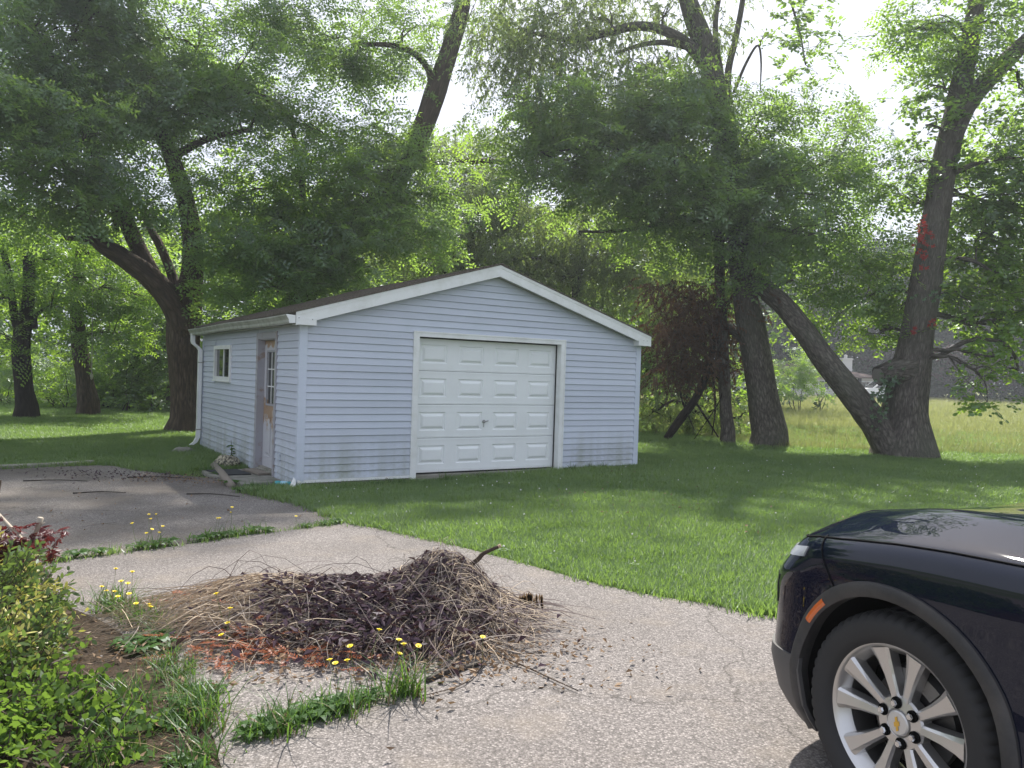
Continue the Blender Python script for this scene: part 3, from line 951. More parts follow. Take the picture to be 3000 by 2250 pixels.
def peel_mat():
    m = mat('peeling_white', (0.55, 0.54, 0.55), 0.6); t = NT(m); v = t.coord('Object')
    n = t.noise(t.coord('Object', (3, 3, 1.2)), 3.0, 7, .65, .6)
    s = t.n('ShaderNodeSeparateXYZ'); t.l(v, s.inputs[0])
    b = t.n('ShaderNodeMapRange'); t.l(s.outputs['Z'], b.inputs['Value']); b.inputs['From Min'].default_value = .35; b.inputs['From Max'].default_value = .85
    b2 = t.n('ShaderNodeMapRange'); t.l(s.outputs['Z'], b2.inputs['Value']); b2.inputs['From Min'].default_value = 1.2; b2.inputs['From Max'].default_value = .95
    z = t.math('MULTIPLY', b.outputs[0], b2.outputs[0])
    up_ = t.n('ShaderNodeMapRange'); t.l(s.outputs['Z'], up_.inputs['Value']); up_.inputs['From Min'].default_value = 1.82; up_.inputs['From Max'].default_value = 1.93
    z = t.math('MAXIMUM', z, up_.outputs[0])
    k = t.ramp(t.math('ADD', n, t.math('MULTIPLY', z, .28)), [(.66, 0.0), (.70, 1.0)])
    wood = t.mix(t.noise(t.coord('Object', (9, 9, 1)), 6, 4), (0.46, 0.32, 0.20), (0.26, 0.16, 0.10))
    t.base(t.mix(k, (0.52, 0.52, 0.545), wood)); t.bump(n, .25, .004)
    M['peeling_white'] = m


peel_mat()
sdoor = empty('side_door', (.085, 0, 0)); sdoor.parent = shed
g0, g1, gz0, gz1 = 1.30, 1.86, .99, 1.80
dl = MB()
for a, b, c, e_ in ((1.12, g0, -.03, 1.98), (g1, 2.037, -.03, 1.98), (g0, g1, -.03, gz0), (g0, g1, gz1, 1.98)): dl.box(0, .04, a, b, c, e_)
dleaf = dl.build('door_leaf', M['peeling_white'], sdoor)
for y0 in (1.25, 1.62):
    rp = raised_panel(.29, .62)
    rp.v = [(y, .0 - 0 + .29 - x + y0, z + .16) for x, y, z in rp.v]; rp.v = [(p[0] * .6 - .006, p[1], p[2]) for p in rp.v]
    rp.build('panel', M['peeling_white'], dleaf)
fr_ = MB()
for a, b, c, e_ in ((g0 - .03, g0, gz0 - .03, gz1 + .03), (g1, g1 + .03, gz0 - .03, gz1 + .03), (g0, g1, gz0 - .03, gz0), (g0, g1, gz1, gz1 + .03)): fr_.box(-.012, -.0005, a, b, c, e_)
fr_.build('window_frame', M['trim_grey'], dleaf)
for i in range(3):
    for j in range(3):
        wy = (g1 - g0) / 3; wz = (gz1 - gz0) / 3
        MB().box(.014, .018, g0 + i * wy + .008, g0 + (i + 1) * wy - .008, gz0 + j * wz + .008, gz0 + (j + 1) * wz - .008).build('pane', M['glass'], dleaf)
mu = MB()
for i in (1, 2): mu.box(.004, .022, g0 + (g1 - g0) * i / 3 - .009, g0 + (g1 - g0) * i / 3 + .009, gz0, gz1)
for j in (1, 2): mu.box(.003, .023, g0, g1, gz0 + (gz1 - gz0) * j / 3 - .009, gz0 + (gz1 - gz0) * j / 3 + .009)
mu.build('muntin', M['white_metal'], dleaf)
kn = MB(); kn.lathe([(.03, 0), (.028, .008), (.012, .012), (.012, .035), (.027, .045), (.03, .06), (.02, .072)], 16); kn.v = [(-z, x + 1.19, y + .95) for x, y, z in kn.v]
kn.build('door_knob', M['steel'], sdoor, True)
MB().box(-.03, -.02, .74, .93, .205, .295).build('vent_cover', M['vinyl_post'], shed)
# window in the side wall
win = empty('window', (0, 0, 0)); win.parent = shed
wf = MB()
for a, b, c, e_ in ((3.78, 3.86, 1.29, 1.935), (4.98, 5.06, 1.29, 1.935), (3.86, 4.98, 1.29, 1.36), (3.86, 4.98, 1.865, 1.935)): wf.box(-.045, .03, a, b, c, e_)
wf.build('frame', M['white_metal'], win)
MB().box(-.06, .0, 3.77, 5.07, 1.265, 1.29).build('sill', M['white_metal'], win)
MB().box(-.01, .02, 4.405, 4.435, 1.36, 1.865).build('mullion', M['white_metal'], win)
MB().box(.005, .009, 3.86, 4.405, 1.36, 1.865).build('pane', M['glass'], win)
MB().box(.003, .007, 4.435, 4.98, 1.36, 1.865).build('pane', M['glass'], win)
MB().box(.05, .07, 3.8, 5.05, 1.29, 1.93).build('window_backing', M['dark'], win)  # near-black panel closing the opening behind the panes
# ------------------------------------------------------------------ foliage sprays
def leaflet(mb, p, d, nrm, l, w, mi=0, six=False):
    s = d.cross(nrm).normalized()
    if six: mb.add([p, p + d * l * .3 + s * w * .5, p + d * l * .7 + s * w * .42, p + d * l, p + d * l * .7 - s * w * .42, p + d * l * .3 - s * w * .5], [(0, 1, 2, 3), (0, 3, 4, 5)], mi)
    else: mb.add([p, p + d * l * .5 + s * w * .5 - nrm * l * .05, p + d * l, p + d * l * .5 - s * w * .5 - nrm * l * .05], [(0, 1, 2, 3)], mi)


def rv(): return Vector((random.gauss(0, 1), random.gauss(0, 1), random.gauss(0, 1)))


def locust_spray(q):
    mb = MB(); L = .55
    mb.tube([(0, 0, 0), (L * .5, 0, .02), (L, .02, -.03)], [.006, .004, .002], 3, 1, False)
    for k in range(7):
        f = .08 + .92 * k / 6; side = 1 if k % 2 else -1
        p = Vector((L * f, 0, .02 - .05 * f * f))
        d = (Vector((.45, side * (1 - .6 * f), -.12 + random.gauss(0, .2)))).normalized()
        nrm = (Vector((0, 0, 1)) + rv() * .35).normalized(); nrm = (nrm - d * nrm.dot(d)).normalized(); s = d.cross(nrm)
        rl = random.uniform(.24, .34)
        for j in range(4):
            g = .15 + .85 * j / 3; c = p + d * rl * g - Vector((0, 0, .06 * g * g))
            for sd in (-1, 1):
                dd = (d * .45 + s * sd + rv() * .12).normalized()
                leaflet(mb, c, dd, (nrm + rv() * .25).normalized(), random.uniform(.085, .115), .050)
        leaflet(mb, p + d * rl, d, nrm, .10, .050)
    return mb


def broad_spray(q, n=18, L=.45, ll=(.08, .115), ww=.06, six=True):
    mb = MB()
    mb.tube([(0, 0, 0), (L * .5, 0, .02), (L, .02, -.02)], [.006, .004, .002], 3, 1, False)
    for k in range(n):
        f = random.uniform(.05, 1); p = Vector((L * f, 0, .02 - .04 * f)) + rv() * .03
        d = (Vector((.5, random.choice((-1, 1)), random.uniform(-.5, .25)))).normalized()
        nrm = (Vector((0, 0, 1)) + rv() * .5).normalized()
        leaflet(mb, p, d, nrm, random.uniform(*ll), ww * random.uniform(.8, 1.2), 0, six)
    return mb


def willow_spray(q):
    mb = MB(); L = .6
    pts = [Vector((L * .55 * f, 0, -.45 * L * f * f)) for f in (0, .3, .6, 1)]
    mb.tube(pts, [.005, .004, .003, .002], 3, 1, False)
    for k in range(24):
        f = random.uniform(.05, 1); p = Vector((L * .55 * f, 0, -.45 * L * f * f))
        d = (Vector((.5, random.choice((-1, 1)) * random.uniform(.3, 1), -.8)) + rv() * .3).normalized()
        leaflet(mb, p, d, rv().normalized(), random.uniform(.07, .115), .026)
    return mb


def dead_spray(q):
    mb = MB(); L = .5
    mb.tube([(0, 0, 0), (L * .5, 0, -.05), (L, .02, -.2)], [.006, .004, .002], 3, 1, False)
    for k in range(22):
        f = random.uniform(.05, 1); p = Vector((L * f, 0, -.2 * f * f))
        leaflet(mb, p, (Vector((random.gauss(0, .3), random.gauss(0, .3), -1))).normalized(), rv().normalized(), random.uniform(.05, .10), .03)
    return mb


for q in range(3):
    proto('locust_spray_%d' % q, locust_spray(q), [M['locust_leaf'], M['twig']])
    proto('bright_spray_%d' % q, locust_spray(q), [M['bright_leaf'], M['twig']])
    proto('broad_spray_%d' % q, broad_spray(q), [M['bright_leaf'], M['twig']])
    proto('dark_spray_%d' % q, broad_spray(q), [M['locust_leaf'], M['twig']])
    proto('willow_spray_%d' % q, willow_spray(q), [M['olive_leaf'], M['twig']])
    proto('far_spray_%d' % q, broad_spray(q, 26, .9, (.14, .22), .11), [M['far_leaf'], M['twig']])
    proto('copper_spray_%d' % q, broad_spray(q, 26, .9, (.14, .22), .11), [M['copper_leaf'], M['twig']])
    proto('dead_spray_%d' % q, dead_spray(q), [M['dead_leaf'], M['twig']])
AREA = {'locust': .15, 'bright': .15, 'broad': .068, 'dark': .068, 'willow': .03, 'far': .36, 'copper': .36, 'dead': .03}


LAIK = {'willow': 2.2, 'dead': 2.2, 'far': 2.0, 'copper': 2.0}


def clump_points(c, rad, kind, lai, size=1.0, nsub=None, flat=.5):
    """sprays in an ellipsoid: gathered round sub-centres so the crown has clumps and gaps"""
    rx, ry, rz = rad
    n = max(6, int(LAIK.get(kind, 2.7) * lai * math.pi * rx * rz / (AREA[kind] * size * size)))
    ns = nsub or max(4, int(n / 20))
    u = rng.normal(0, 1, (ns, 3)); u /= np.linalg.norm(u, axis=1)[:, None]
    u *= rng.uniform(0.15, 1, (ns, 1)) ** .5
    ctr = u * np.array([rx, ry, rz])
    wgt = rng.uniform(.4, 1.6, ns)
    i = rng.choice(ns, n, p=wgt / wgt.sum())
    sp = min(.46, .30 * (rx + rz) / 2 ** .5 + .10) * np.array([1, 1, flat])
    off = rng.normal(0, 1, (n, 3)) * sp
    p = ctr[i] + off + np.array(c)
    tint = np.clip(.5 + .36 * rng.normal(0, 1, ns)[i] + rng.normal(0, .16, n), 0, 1)
    yaw = np.arctan2(off[:, 1], off[:, 0]) + rng.normal(0, .7, n)
    droop = rng.normal(.28, .35, n)
    rot = np.c_[rng.normal(0, .35, n), droop, yaw]
    return p, rot, rng.uniform(.75, 1.3, n) * size, tint, ctr + np.array(c)


def limb_pts(spec, n=None):
    """spec: [(u, v, Y, width in view px)] -> points and radii"""
    P = [PX(u, v, Y) for u, v, Y, w in spec]; r = [w * VP * Y / 2 for u, v, Y, w in spec]
    k = n or max(6, 4 * len(spec))
    q = catmull([(*p, a) for p, a in zip(P, r)], k)
    return [Vector(a[:3]) for a in q], [max(.008, a[3]) for a in q]


def branch(mb, a, b, r0, r1, bend=.18, n=6, seg=6):
    d = b - a; L = d.length
    o = rv() * L * bend * .5; o.z += L * bend * .5
    pts = [a + d * f + o * math.sin(math.pi * f) * (1 - .3 * f) + rv() * L * .02 * (0 < f < 1) for f in [k / seg for k in range(seg + 1)]]
    mb.tube(pts, [r0 * (1 - f) + r1 * f for f in [k / seg for k in range(seg + 1)]], n, 0, True)
    return pts


def tree(name, label, group, trunk, limbs, clumps, barkm='bark_brown', foot=None, flare=1.5, cat='tree', twigs=7, rooted=True):
    """trunk, limbs: lists of (u, v, Y, width); clumps: (u, v, ru, rv, Y, rY, kind, lai)"""
    tp, tr_ = limb_pts(trunk)
    base = Vector((tp[0].x, tp[0].y, gz(tp[0].x, tp[0].y)))
    root = empty(name, base)
    tag(root, label, cat, group)
    mb = MB()
    # root flare
    f0 = [base + Vector((0, 0, -.25)), base + Vector((0, 0, .06)), base + Vector((0, 0, .35))]
    if rooted and tp[0].z < base.z + 1.2:
        rr = [tr_[0] * flare * 1.1, tr_[0] * flare, tr_[0] * (1 + (flare - 1) * .35)]
        k0 = next((i for i, p in enumerate(tp) if p.z > base.z + .7), 1)
        tp = f0 + tp[k0:]; tr_ = rr + tr_[k0:]
    tp = [Vector(p) - base for p in tp]
    mb.tube(tp, tr_, 28, 0, True, .09, random.uniform(0, 50), 7)
    tk = mb.build('trunk', M[barkm], root, True, uv=True)
    sk = [(p, r) for p, r in zip(tp, tr_)]
    for lb in limbs:
        lp, lr = limb_pts(lb)
        lp = [p - base for p in lp]
        m2 = MB(); m2.tube(lp, lr, 16 if lr[0] > .08 else 8, 0, True, .07, random.uniform(0, 50), 5 if lr[0] > .08 else 0)
        m2.build('limb', M[barkm], root, True, uv=True)
        sk += list(zip(lp, lr))
    # leafy crown with branches reaching into it
    kinds = {}
    bb = MB()
    for (u, v, ru, rv_, Y, rY, kind, lai) in clumps:
        c = PX(u, v, Y); rx, rz = ru * VP * Y, rv_ * VP * Y
        p, ro, si, ti, ctr = clump_points(c, (rx, rY, rz), kind, lai)
        kinds.setdefault(kind, []).append((p, ro, si, ti))
        cl = c - base
        if sk:
            a, ra = min(sk, key=lambda s: (s[0] - cl).length + (1.2 if s[0].z > cl.z + .3 else 0))
            r0 = min(ra * .55, .035 + .012 * (a - cl).length)
            pts = branch(bb, a, cl, r0, r0 * .45, .2, 7, 7)
            for k in range(min(twigs, len(ctr))):
                t_ = Vector(ctr[rng.integers(0, len(ctr))]) - base
                s_ = pts[random.randint(3, len(pts) - 1)]
                branch(bb, s_, t_, r0 * .4, .006, .2, 5, 5)
    if bb.v: bb.build('branches', M[barkm], root, True, uv=True)['kind'] = 'stuff'
    for kind, L in kinds.items():
        p = np.concatenate([l[0] for l in L]) - np.array(base)
        o = scatter('crown', p, np.concatenate([l[1] for l in L]), np.concatenate([l[2] for l in L]), np.concatenate([l[3] for l in L]), ['%s_spray_%d' % (kind, q) for q in range(3)], None, root)
    return root


# the double-stemmed locust behind the shed's side wall
tree('locust_tree', 'huge old forked locust with furrowed brown bark beside the garage downspout', None,
     [(404, 935, 20.0, 62), (398, 800, 20.1, 62), (396, 720, 20.1, 68), (400, 655, 20.1, 66), (414, 590, 20.1, 46), (414, 500, 20.2, 40), (398, 420, 20.3, 36), (366, 330, 20.4, 30), (335, 260, 20.5, 26), (308, 170, 20.6, 22), (288, 70, 20.6, 18), (280, -120, 20.6, 12)],
     [[(400, 725, 20.0, 50), (372, 655, 19.8, 52), (325, 600, 19.5, 48), (270, 560, 19.2, 40), (212, 522, 18.9, 34), (188, 485, 18.8, 26), (165, 400, 18.7, 18), (120, 330, 18.6, 12)],
      [(340, 612, 19.6, 34), (300, 540, 19.6, 34), (265, 462, 19.5, 32), (225, 370, 19.4, 28), (180, 260, 19.3, 25), (120, 150, 19.2, 22), (60, 40, 19.1, 16), (0, -100, 19, 12)],
      [(384, 650, 20.0, 26), (370, 590, 20.1, 20), (345, 530, 20.2, 18), (318, 480, 20.3, 15), (290, 400, 20.4, 10)],
      [(225, 530, 19.0, 16), (185, 517, 18.9, 13), (142, 514, 18.8, 11)],
      [(372, 340, 20.4, 18), (450, 300, 20.2, 14), (540, 280, 20, 8)],
      [(255, 500, 19.4, 9), (245, 470, 19.2, 8), (240, 430, 19.1, 5)]],
     [(50, 60, 130, 110, 18.2, 1.4, 'locust', 2.6), (190, 50, 130, 110, 18.8, 1.5, 'locust', 2.6), (40, 230, 120, 110, 18.0, 1.4, 'locust', 2.6), (190, 300, 110, 100, 18.4, 1.3, 'locust', 2.0),
      (80, 390, 130, 70, 17.6, 1.2, 'locust', 2.6), (200, 430, 100, 50, 17.8, 1.0, 'locust', 2.0), (320, 150, 100, 110, 20.2, 1.4, 'locust', 2.2), (430, 100, 110, 110, 20.8, 1.5, 'locust', 1.7), (310, 430, 60, 40, 18.6, .8, 'locust', 1.6),
      (540, 110, 100, 100, 21.0, 1.4, 'locust', 1.3), (470, 250, 90, 90, 20.6, 1.2, 'locust', 1.5), (560, 240, 80, 60, 20.4, 1.1, 'locust', 1.3), (390, 270, 70, 70, 20.6, 1, 'locust', 1.2), (40, 470, 90, 40, 18.4, .9, 'locust', 1.4),
      (150, 180, 110, 90, 19.2, 1.3, 'locust', 2.0), (260, 250, 80, 80, 19.8, 1.2, 'locust', 1.5),
      (100, -160, 240, 130, 19, 2.4, 'locust', 1.0), (380, -150, 240, 120, 20.5, 2.4, 'locust', .6), (250, -380, 220, 110, 20, 2.2, 'locust', .4)])
# leaning locust behind the shed roof
tree('locust_tree', 'locust leaning over the garage roof with a long bare upper trunk', None,
     [(600, 840, 21.6, 62), (640, 660, 21.6, 60), (700, 575, 21.6, 54), (785, 480, 21.6, 50), (862, 370, 21.6, 48), (915, 270, 21.6, 45), (950, 170, 21.6, 42), (980, 80, 21.6, 36), (1000, 0, 21.6, 32), (1008, -150, 21.6, 24)],
     [[(935, 205, 21.6, 18), (925, 150, 21.5, 14), (890, 112, 21.4, 13), (840, 97, 21.3, 11), (780, 96, 21.2, 8)],
      [(700, 580, 21.6, 24), (660, 480, 21.4, 18), (650, 380, 21.2, 13), (630, 270, 21, 9)],
      [(640, 270, 21.0, 14), (600, 225, 20.9, 14), (555, 205, 20.8, 12), (500, 190, 20.8, 11), (455, 187, 20.7, 7)],
      [(880, 340, 21.6, 16), (960, 350, 21.4, 13), (1050, 348, 21.2, 12), (1090, 352, 21.1, 8)]],
     [(640, 390, 140, 110, 20.4, 1.5, 'bright', 2.2), (560, 520, 120, 100, 19.8, 1.4, 'locust', 2.4), (700, 290, 100, 70, 20.8, 1.2, 'bright', 1.4), (800, 270, 80, 70, 21.2, 1.1, 'locust', 1.4),
      (760, 420, 100, 80, 20.8, 1.2, 'locust', 2.0), (860, 410, 100, 80, 21.0, 1.2, 'locust', 2.0), (690, 560, 120, 70, 20.0, 1.2, 'locust', 2.2), (830, 520, 110, 60, 20.4, 1.2, 'locust', 1.7), (660, 50, 110, 70, 21.6, 1.3, 'locust', 1.4),
      (770, 90, 100, 90, 21.4, 1.3, 'locust', 1.5), (870, 60, 70, 70, 21.4, 1.1, 'locust', 1.3), (760, 160, 80, 40, 21.3, 1, 'locust', 1.1), (600, 630, 100, 50, 19.3, 1.0, 'locust', 2.0), (740, 610, 90, 40, 20, 1.0, 'locust', 1.7), (950, 420, 70, 60, 21.2, 1, 'locust', 1.5),
      (960, 350, 60, 40, 21.2, .8, 'bright', 1.1), (500, 420, 70, 60, 20.2, 1, 'locust', 1.6), (800, 350, 80, 40, 21, 1, 'locust', 1.4), (1020, 50, 50, 60, 21.7, .9, 'locust', .8),
      (760, -160, 240, 120, 21.5, 2.4, 'locust', .6), (1020, -190, 200, 120, 21.6, 2.4, 'locust', .45), (850, -420, 240, 120, 21.5, 2.4, 'locust', .4)])
# tall willow-leaved tree that the fallen stem leans on
tree('ash_tree', 'tall thick grey-barked tree propping up the split leaning stem', None,
     [(1662, 972, 20.2, 70), (1655, 900, 20.2, 66), (1640, 800, 20.2, 60), (1622, 700, 20.2, 58), (1606, 620, 20.2, 52), (1598, 540, 20.2, 44), (1588, 440, 20.2, 40), (1568, 320, 20.2, 40), (1546, 200, 20.2, 40), (1525, 110, 20.2, 42), (1500, 40, 20.2, 40), (1478, -30, 20.2, 34), (1440, -200, 20.2, 24)],
     [[(1530, 150, 20.2, 26), (1490, 100, 20.1, 24), (1440, 68, 20.0, 21), (1380, 56, 19.9, 19), (1320, 68, 19.8, 17), (1265, 82, 19.7, 14), (1200, 84, 19.6, 9), (1120, 60, 19.5, 5)],
      [(1500, 105, 20.2, 14), (1440, 92, 20.1, 12), (1390, 96, 20.1, 10), (1330, 115, 20.0, 6)],
      [(1588, 440, 20.3, 22), (1585, 300, 20.4, 16), (1572, 170, 20.4, 15), (1590, 80, 20.5, 13), (1604, 0, 20.5, 11), (1612, -90, 20.5, 8)],
      [(1585, 200, 20.4, 7), (1610, 140, 20.3, 6), (1636, 98, 20.2, 5), (1644, 130, 20.1, 4), (1642, 200, 20.1, 2)],
      [(1560, 180, 20.3, 14), (1545, 60, 20.3, 12), (1560, -40, 20.3, 9)],
      [(1632, 770, 20.1, 26), (1605, 735, 20.3, 22), (1570, 705, 20.6, 16), (1530, 690, 20.8, 9)],
      [(1600, 620, 20.0, 9), (1660, 622, 19.8, 8), (1714, 604, 19.6, 6)],
      [(1545, 0, 20.2, 12), (1620, -60, 20, 10), (1690, -30, 19.8, 6), (1725, 60, 19.6, 4), (1740, 140, 19.5, 3)]],
     [(1090, 60, 110, 60, 19.6, 1.2, 'willow', 1.2), (1130, 130, 110, 80, 19.6, 1.2, 'willow', 1.2), (1250, 110, 140, 60, 19.8, 1.2, 'willow', 1.2), (1370, 150, 110, 60, 20, 1.1, 'willow', 1.2), (1180, 30, 140, 40, 19.8, 1.2, 'willow', 1.2),
      (1440, 30, 90, 40, 20.2, 1, 'willow', 1.3), (1310, 40, 90, 40, 20, 1, 'willow', 1.3), (1545, 90, 30, 60, 20.3, .5, 'willow', 1.2), (1140, 210, 80, 40, 19.6, .9, 'willow', .8), (1480, 180, 50, 60, 20.3, .7, 'willow', 1.2),
      (1735, 40, 45, 50, 19.6, .6, 'dark', .8), (1745, 115, 45, 40, 19.5, .6, 'dark', .8), (1745, 160, 40, 20, 19.5, .5, 'dark', .7), (1690, 95, 25, 15, 19.6, .4, 'dark', .5), (1660, 75, 25, 15, 19.7, .4, 'dark', .5),
      (1300, -140, 260, 110, 20, 2.2, 'willow', .7), (1560, -160, 200, 110, 20.2, 2, 'willow', .6)], 'bark_grey', flare=1.22)
# slender locust: the dark feathery mass between the shed ridge and the field
tree('locust_tree', 'slender straight-trunked locust with a broad drooping dark crown', None,
     [(1572, 966, 20.6, 28), (1566, 850, 20.6, 25), (1560, 720, 20.6, 24), (1555, 600, 20.6, 22), (1550, 480, 20.5, 19), (1520, 400, 20.4, 16), (1470, 330, 20.2, 12), (1420, 260, 20, 8)],
     [[(1552, 520, 20.5, 15), (1480, 470, 20.2, 11), (1400, 490, 20.0, 9), (1320, 500, 19.8, 7), (1250, 500, 19.6, 5)],
      [(1550, 480, 20.5, 15), (1620, 420, 20.2, 12), (1700, 380, 20.0, 9), (1800, 340, 19.8, 6), (1850, 250, 19.7, 4)],
      [(1560, 490, 20.5, 12), (1530, 430, 20.3, 10), (1510, 405, 20.2, 9), (1440, 340, 20.0, 7), (1300, 320, 19.6, 6), (1170, 330, 19.3, 5)],
      [(1550, 500, 20.4, 10), (1600, 330, 20.4, 8), (1640, 260, 20.3, 5)]],
     [(1190, 250, 110, 70, 19.4, 1.3, 'locust', 2.4), (1330, 240, 140, 90, 19.6, 1.5, 'locust', 2.4), (1450, 250, 110, 90, 19.8, 1.4, 'locust', 2.4), (1280, 360, 150, 80, 19.4, 1.4, 'locust', 2.4), (1430, 390, 140, 80, 19.8, 1.4, 'locust', 2.2),
      (1560, 270, 110, 70, 20.2, 1.3, 'locust', 2.0), (1650, 300, 110, 80, 20.2, 1.3, 'locust', 2.0), (1600, 410, 120, 80, 20, 1.3, 'locust', 2.0), (1720, 370, 110, 70, 20, 1.2, 'locust', 1.8), (1830, 330, 80, 60, 19.8, 1.1, 'locust', 1.5),
      (1790, 430, 110, 60, 19.8, 1.2, 'locust', 1.7), (1650, 500, 110, 60, 19.8, 1.1, 'locust', 2.0), (1500, 520, 110, 70, 20, 1.2, 'locust', 2.0), (1890, 390, 60, 50, 19.8, .9, 'locust', 1.4), (1740, 510, 110, 50, 19.6, 1.1, 'locust', 1.8),
      (1150, 340, 70, 50, 19.2, 1, 'locust', 1.7), (1560, 560, 60, 50, 19.8, .8, 'locust', 1.8), (1840, 265, 40, 35, 19.7, .5, 'locust', 1.1), (1620, 225, 60, 25, 20.2, .7, 'locust', 1.3), (1380, 480, 90, 40, 19.6, .9, 'locust', 1.3), (1640, 565, 70, 40, 19.6, .8, 'locust', 1.4), (1710, 225, 50, 25, 20, .6, 'locust', 1.1)], 'bark_grey', flare=1.2)
# split tree at the edge of the field
right_tree = tree('split_tree', 'massive tree split at its base with one stem fallen sideways onto its neighbour', None,
     [(1952, 985, 18.2, 112), (1955, 920, 18.2, 100), (1960, 850, 18.2, 84), (1972, 770, 18.2, 72), (1985, 690, 18.2, 66), (2000, 610, 18.2, 62), (2012, 540, 18.2, 56), (2024, 450, 18.2, 52), (2040, 350, 18.2, 50), (2062, 260, 18.2, 50), (2080, 170, 18.2, 42), (2100, 60, 18.2, 36), (2115, -60, 18.2, 28), (2120, -250, 18.2, 18)],
     [[(1935, 1000, 18.0, 62), (1897, 925, 18.05, 60), (1872, 890, 18.1, 58), (1836, 843, 18.25, 56), (1785, 781, 18.6, 50), (1735, 712, 19.0, 46), (1690, 657, 19.4, 44), (1650, 622, 19.75, 40), (1630, 602, 19.95, 32)],
      [(2052, 300, 18.2, 44), (2090, 225, 18.1, 42), (2140, 165, 18.0, 38), (2200, 105, 17.9, 34), (2280, 30, 17.7, 28), (2360, -80, 17.5, 18)],
      [(2010, 560, 18.1, 12), (2090, 560, 18, 9), (2150, 590, 17.8, 6)],
      [(2045, 380, 18.2, 14), (2120, 350, 18, 10), (2190, 340, 17.8, 7)],
      [(1990, 640, 18.4, 9), (1930, 625, 18.8, 7), (1870, 640, 19.2, 5)]],
     [(2010, 50, 60, 60, 17.6, .9, 'bright', 1.5), (2070, 110, 60, 60, 17.4, .9, 'bright', 1.5), (2150, 50, 80, 70, 17.4, 1.1, 'bright', 1.5), (1975, 60, 40, 40, 17.8, .6, 'dark', .9), (2020, 190, 35, 60, 17.8, .6, 'dark', 1.2), (2000, 270, 35, 50, 18, .6, 'dark', 1.0),
      (2150, 300, 70, 90, 18.4, 1.1, 'dark', 1.9), (2190, 440, 70, 90, 18.6, 1.1, 'dark', 2.1), (2110, 450, 50, 70, 18.8, .9, 'dark', 1.9), (2160, 590, 80, 80, 18.4, 1.1, 'broad', 2.3), (2100, 650, 60, 50, 18.2, .9, 'broad', 2.0), (2190, 690, 60, 60, 18.0, .9, 'broad', 2.0),
      (2125, 820, 28, 55, 17.2, .4, 'broad', 1.6), (2150, 770, 25, 30, 17.4, .4, 'broad', 1.2), (1885, 620, 75, 45, 19.2, .9, 'bright', 2.2), (1935, 555, 60, 45, 19, .8, 'bright', 2.0), (1820, 660, 55, 28, 19.4, .7, 'bright', 2.0), (1945, 665, 50, 35, 19, .7, 'bright', 2.0), (1900, 715, 55, 30, 19, .7, 'bright', 2.0), (1850, 560, 60, 40, 19.6, .8, 'bright', 1.4), (2090, 380, 60, 60, 18.8, .9, 'dark', 1.8), (2150, 500, 80, 60, 18.6, 1, 'dark', 2.0), (2130, 700, 70, 40, 18.4, .8, 'broad', 1.6), (2205, 560, 50, 60, 18.4, .9, 'broad', 1.8), (2080, 560, 50, 50, 18.9, .8, 'broad', 1.6), (2200, 800, 40, 40, 18.0, .6, 'broad', 1.2),
      (1975, 345, 35, 50, 18.6, .6, 'dark', .9), (1960, 440, 40, 50, 18.8, .7, 'broad', 1.1), (2200, 190, 40, 60, 18.6, .7, 'dark', 1.2),
      (2080, -140, 200, 110, 18, 2, 'dark', .7), (2300, -60, 160, 140, 17.6, 2, 'dark', .8), (2330, 330, 120, 200, 18.4, 1.8, 'dark', 1.4)], 'bark_grey', flare=1.2)
# ------------------------------------------------------------------ trees and shrubs behind
TB = 'trees standing behind the garage'
# leafy tree added out of view to shade the side wall; shows in its window
tree('locust_tree', 'dense unseen locust added to shade the garage side wall', None,
     [(-560, 1010, 14.0, 60), (-560, 800, 14.0, 54), (-540, 500, 14.0, 46), (-500, 250, 14.0, 34), (-460, 0, 14, 22)], [],
     [(-520, 100, 260, 200, 13.6, 2.2, 'locust', 1.6), (-330, 300, 170, 150, 13.6, 1.6, 'locust', 1.5), (-700, 350, 220, 180, 13.6, 2, 'locust', 1.6), (-500, 560, 240, 140, 13.2, 1.8, 'locust', 1.6), (-760, 700, 200, 160, 13.4, 1.8, 'locust', 1.5), (-420, 740, 150, 90, 13, 1.4, 'locust', 1.3), (-250, 60, 160, 130, 13.8, 1.6, 'locust', 1.3), (-330, 640, 130, 120, 12.6, 1.4, 'locust', 1.6), (-560, 860, 200, 90, 12.6, 1.6, 'locust', 1.6), (-800, 500, 240, 200, 12, 2, 'locust', 1.6)], 'bark_brown')
tree('locust_tree', 'locust with two slim dark stems on the lawn beside the bare-trunked one', None,
     [(56, 902, 22.8, 40), (50, 820, 22.8, 36), (46, 745, 22.8, 36), (60, 660, 22.8, 26), (62, 560, 22.7, 22), (50, 470, 22.6, 18), (45, 360, 22.5, 12)],
     [[(44, 745, 22.8, 22), (28, 660, 22.7, 16), (14, 570, 22.6, 13), (-12, 480, 22.5, 9)], [(60, 560, 22.7, 10), (85, 515, 22.6, 8), (130, 500, 22.5, 5)], [(75, 710, 22.8, 14), (78, 680, 22.8, 9), (110, 660, 22.6, 4)]],
     [(30, 540, 90, 60, 22.4, 1.2, 'bright', 1.3), (110, 560, 70, 50, 22.6, 1.1, 'bright', 1.1), (-10, 650, 60, 60, 22.4, 1, 'bright', 1.2), (120, 660, 60, 40, 22.8, .9, 'bright', 1.0), (60, 450, 90, 50, 22.4, 1.2, 'bright', 1.2), (10, 740, 40, 35, 22.6, .7, 'bright', .9), (140, 600, 60, 40, 22.8, .9, 'bright', .8)], 'bark_dark', flare=1.3)
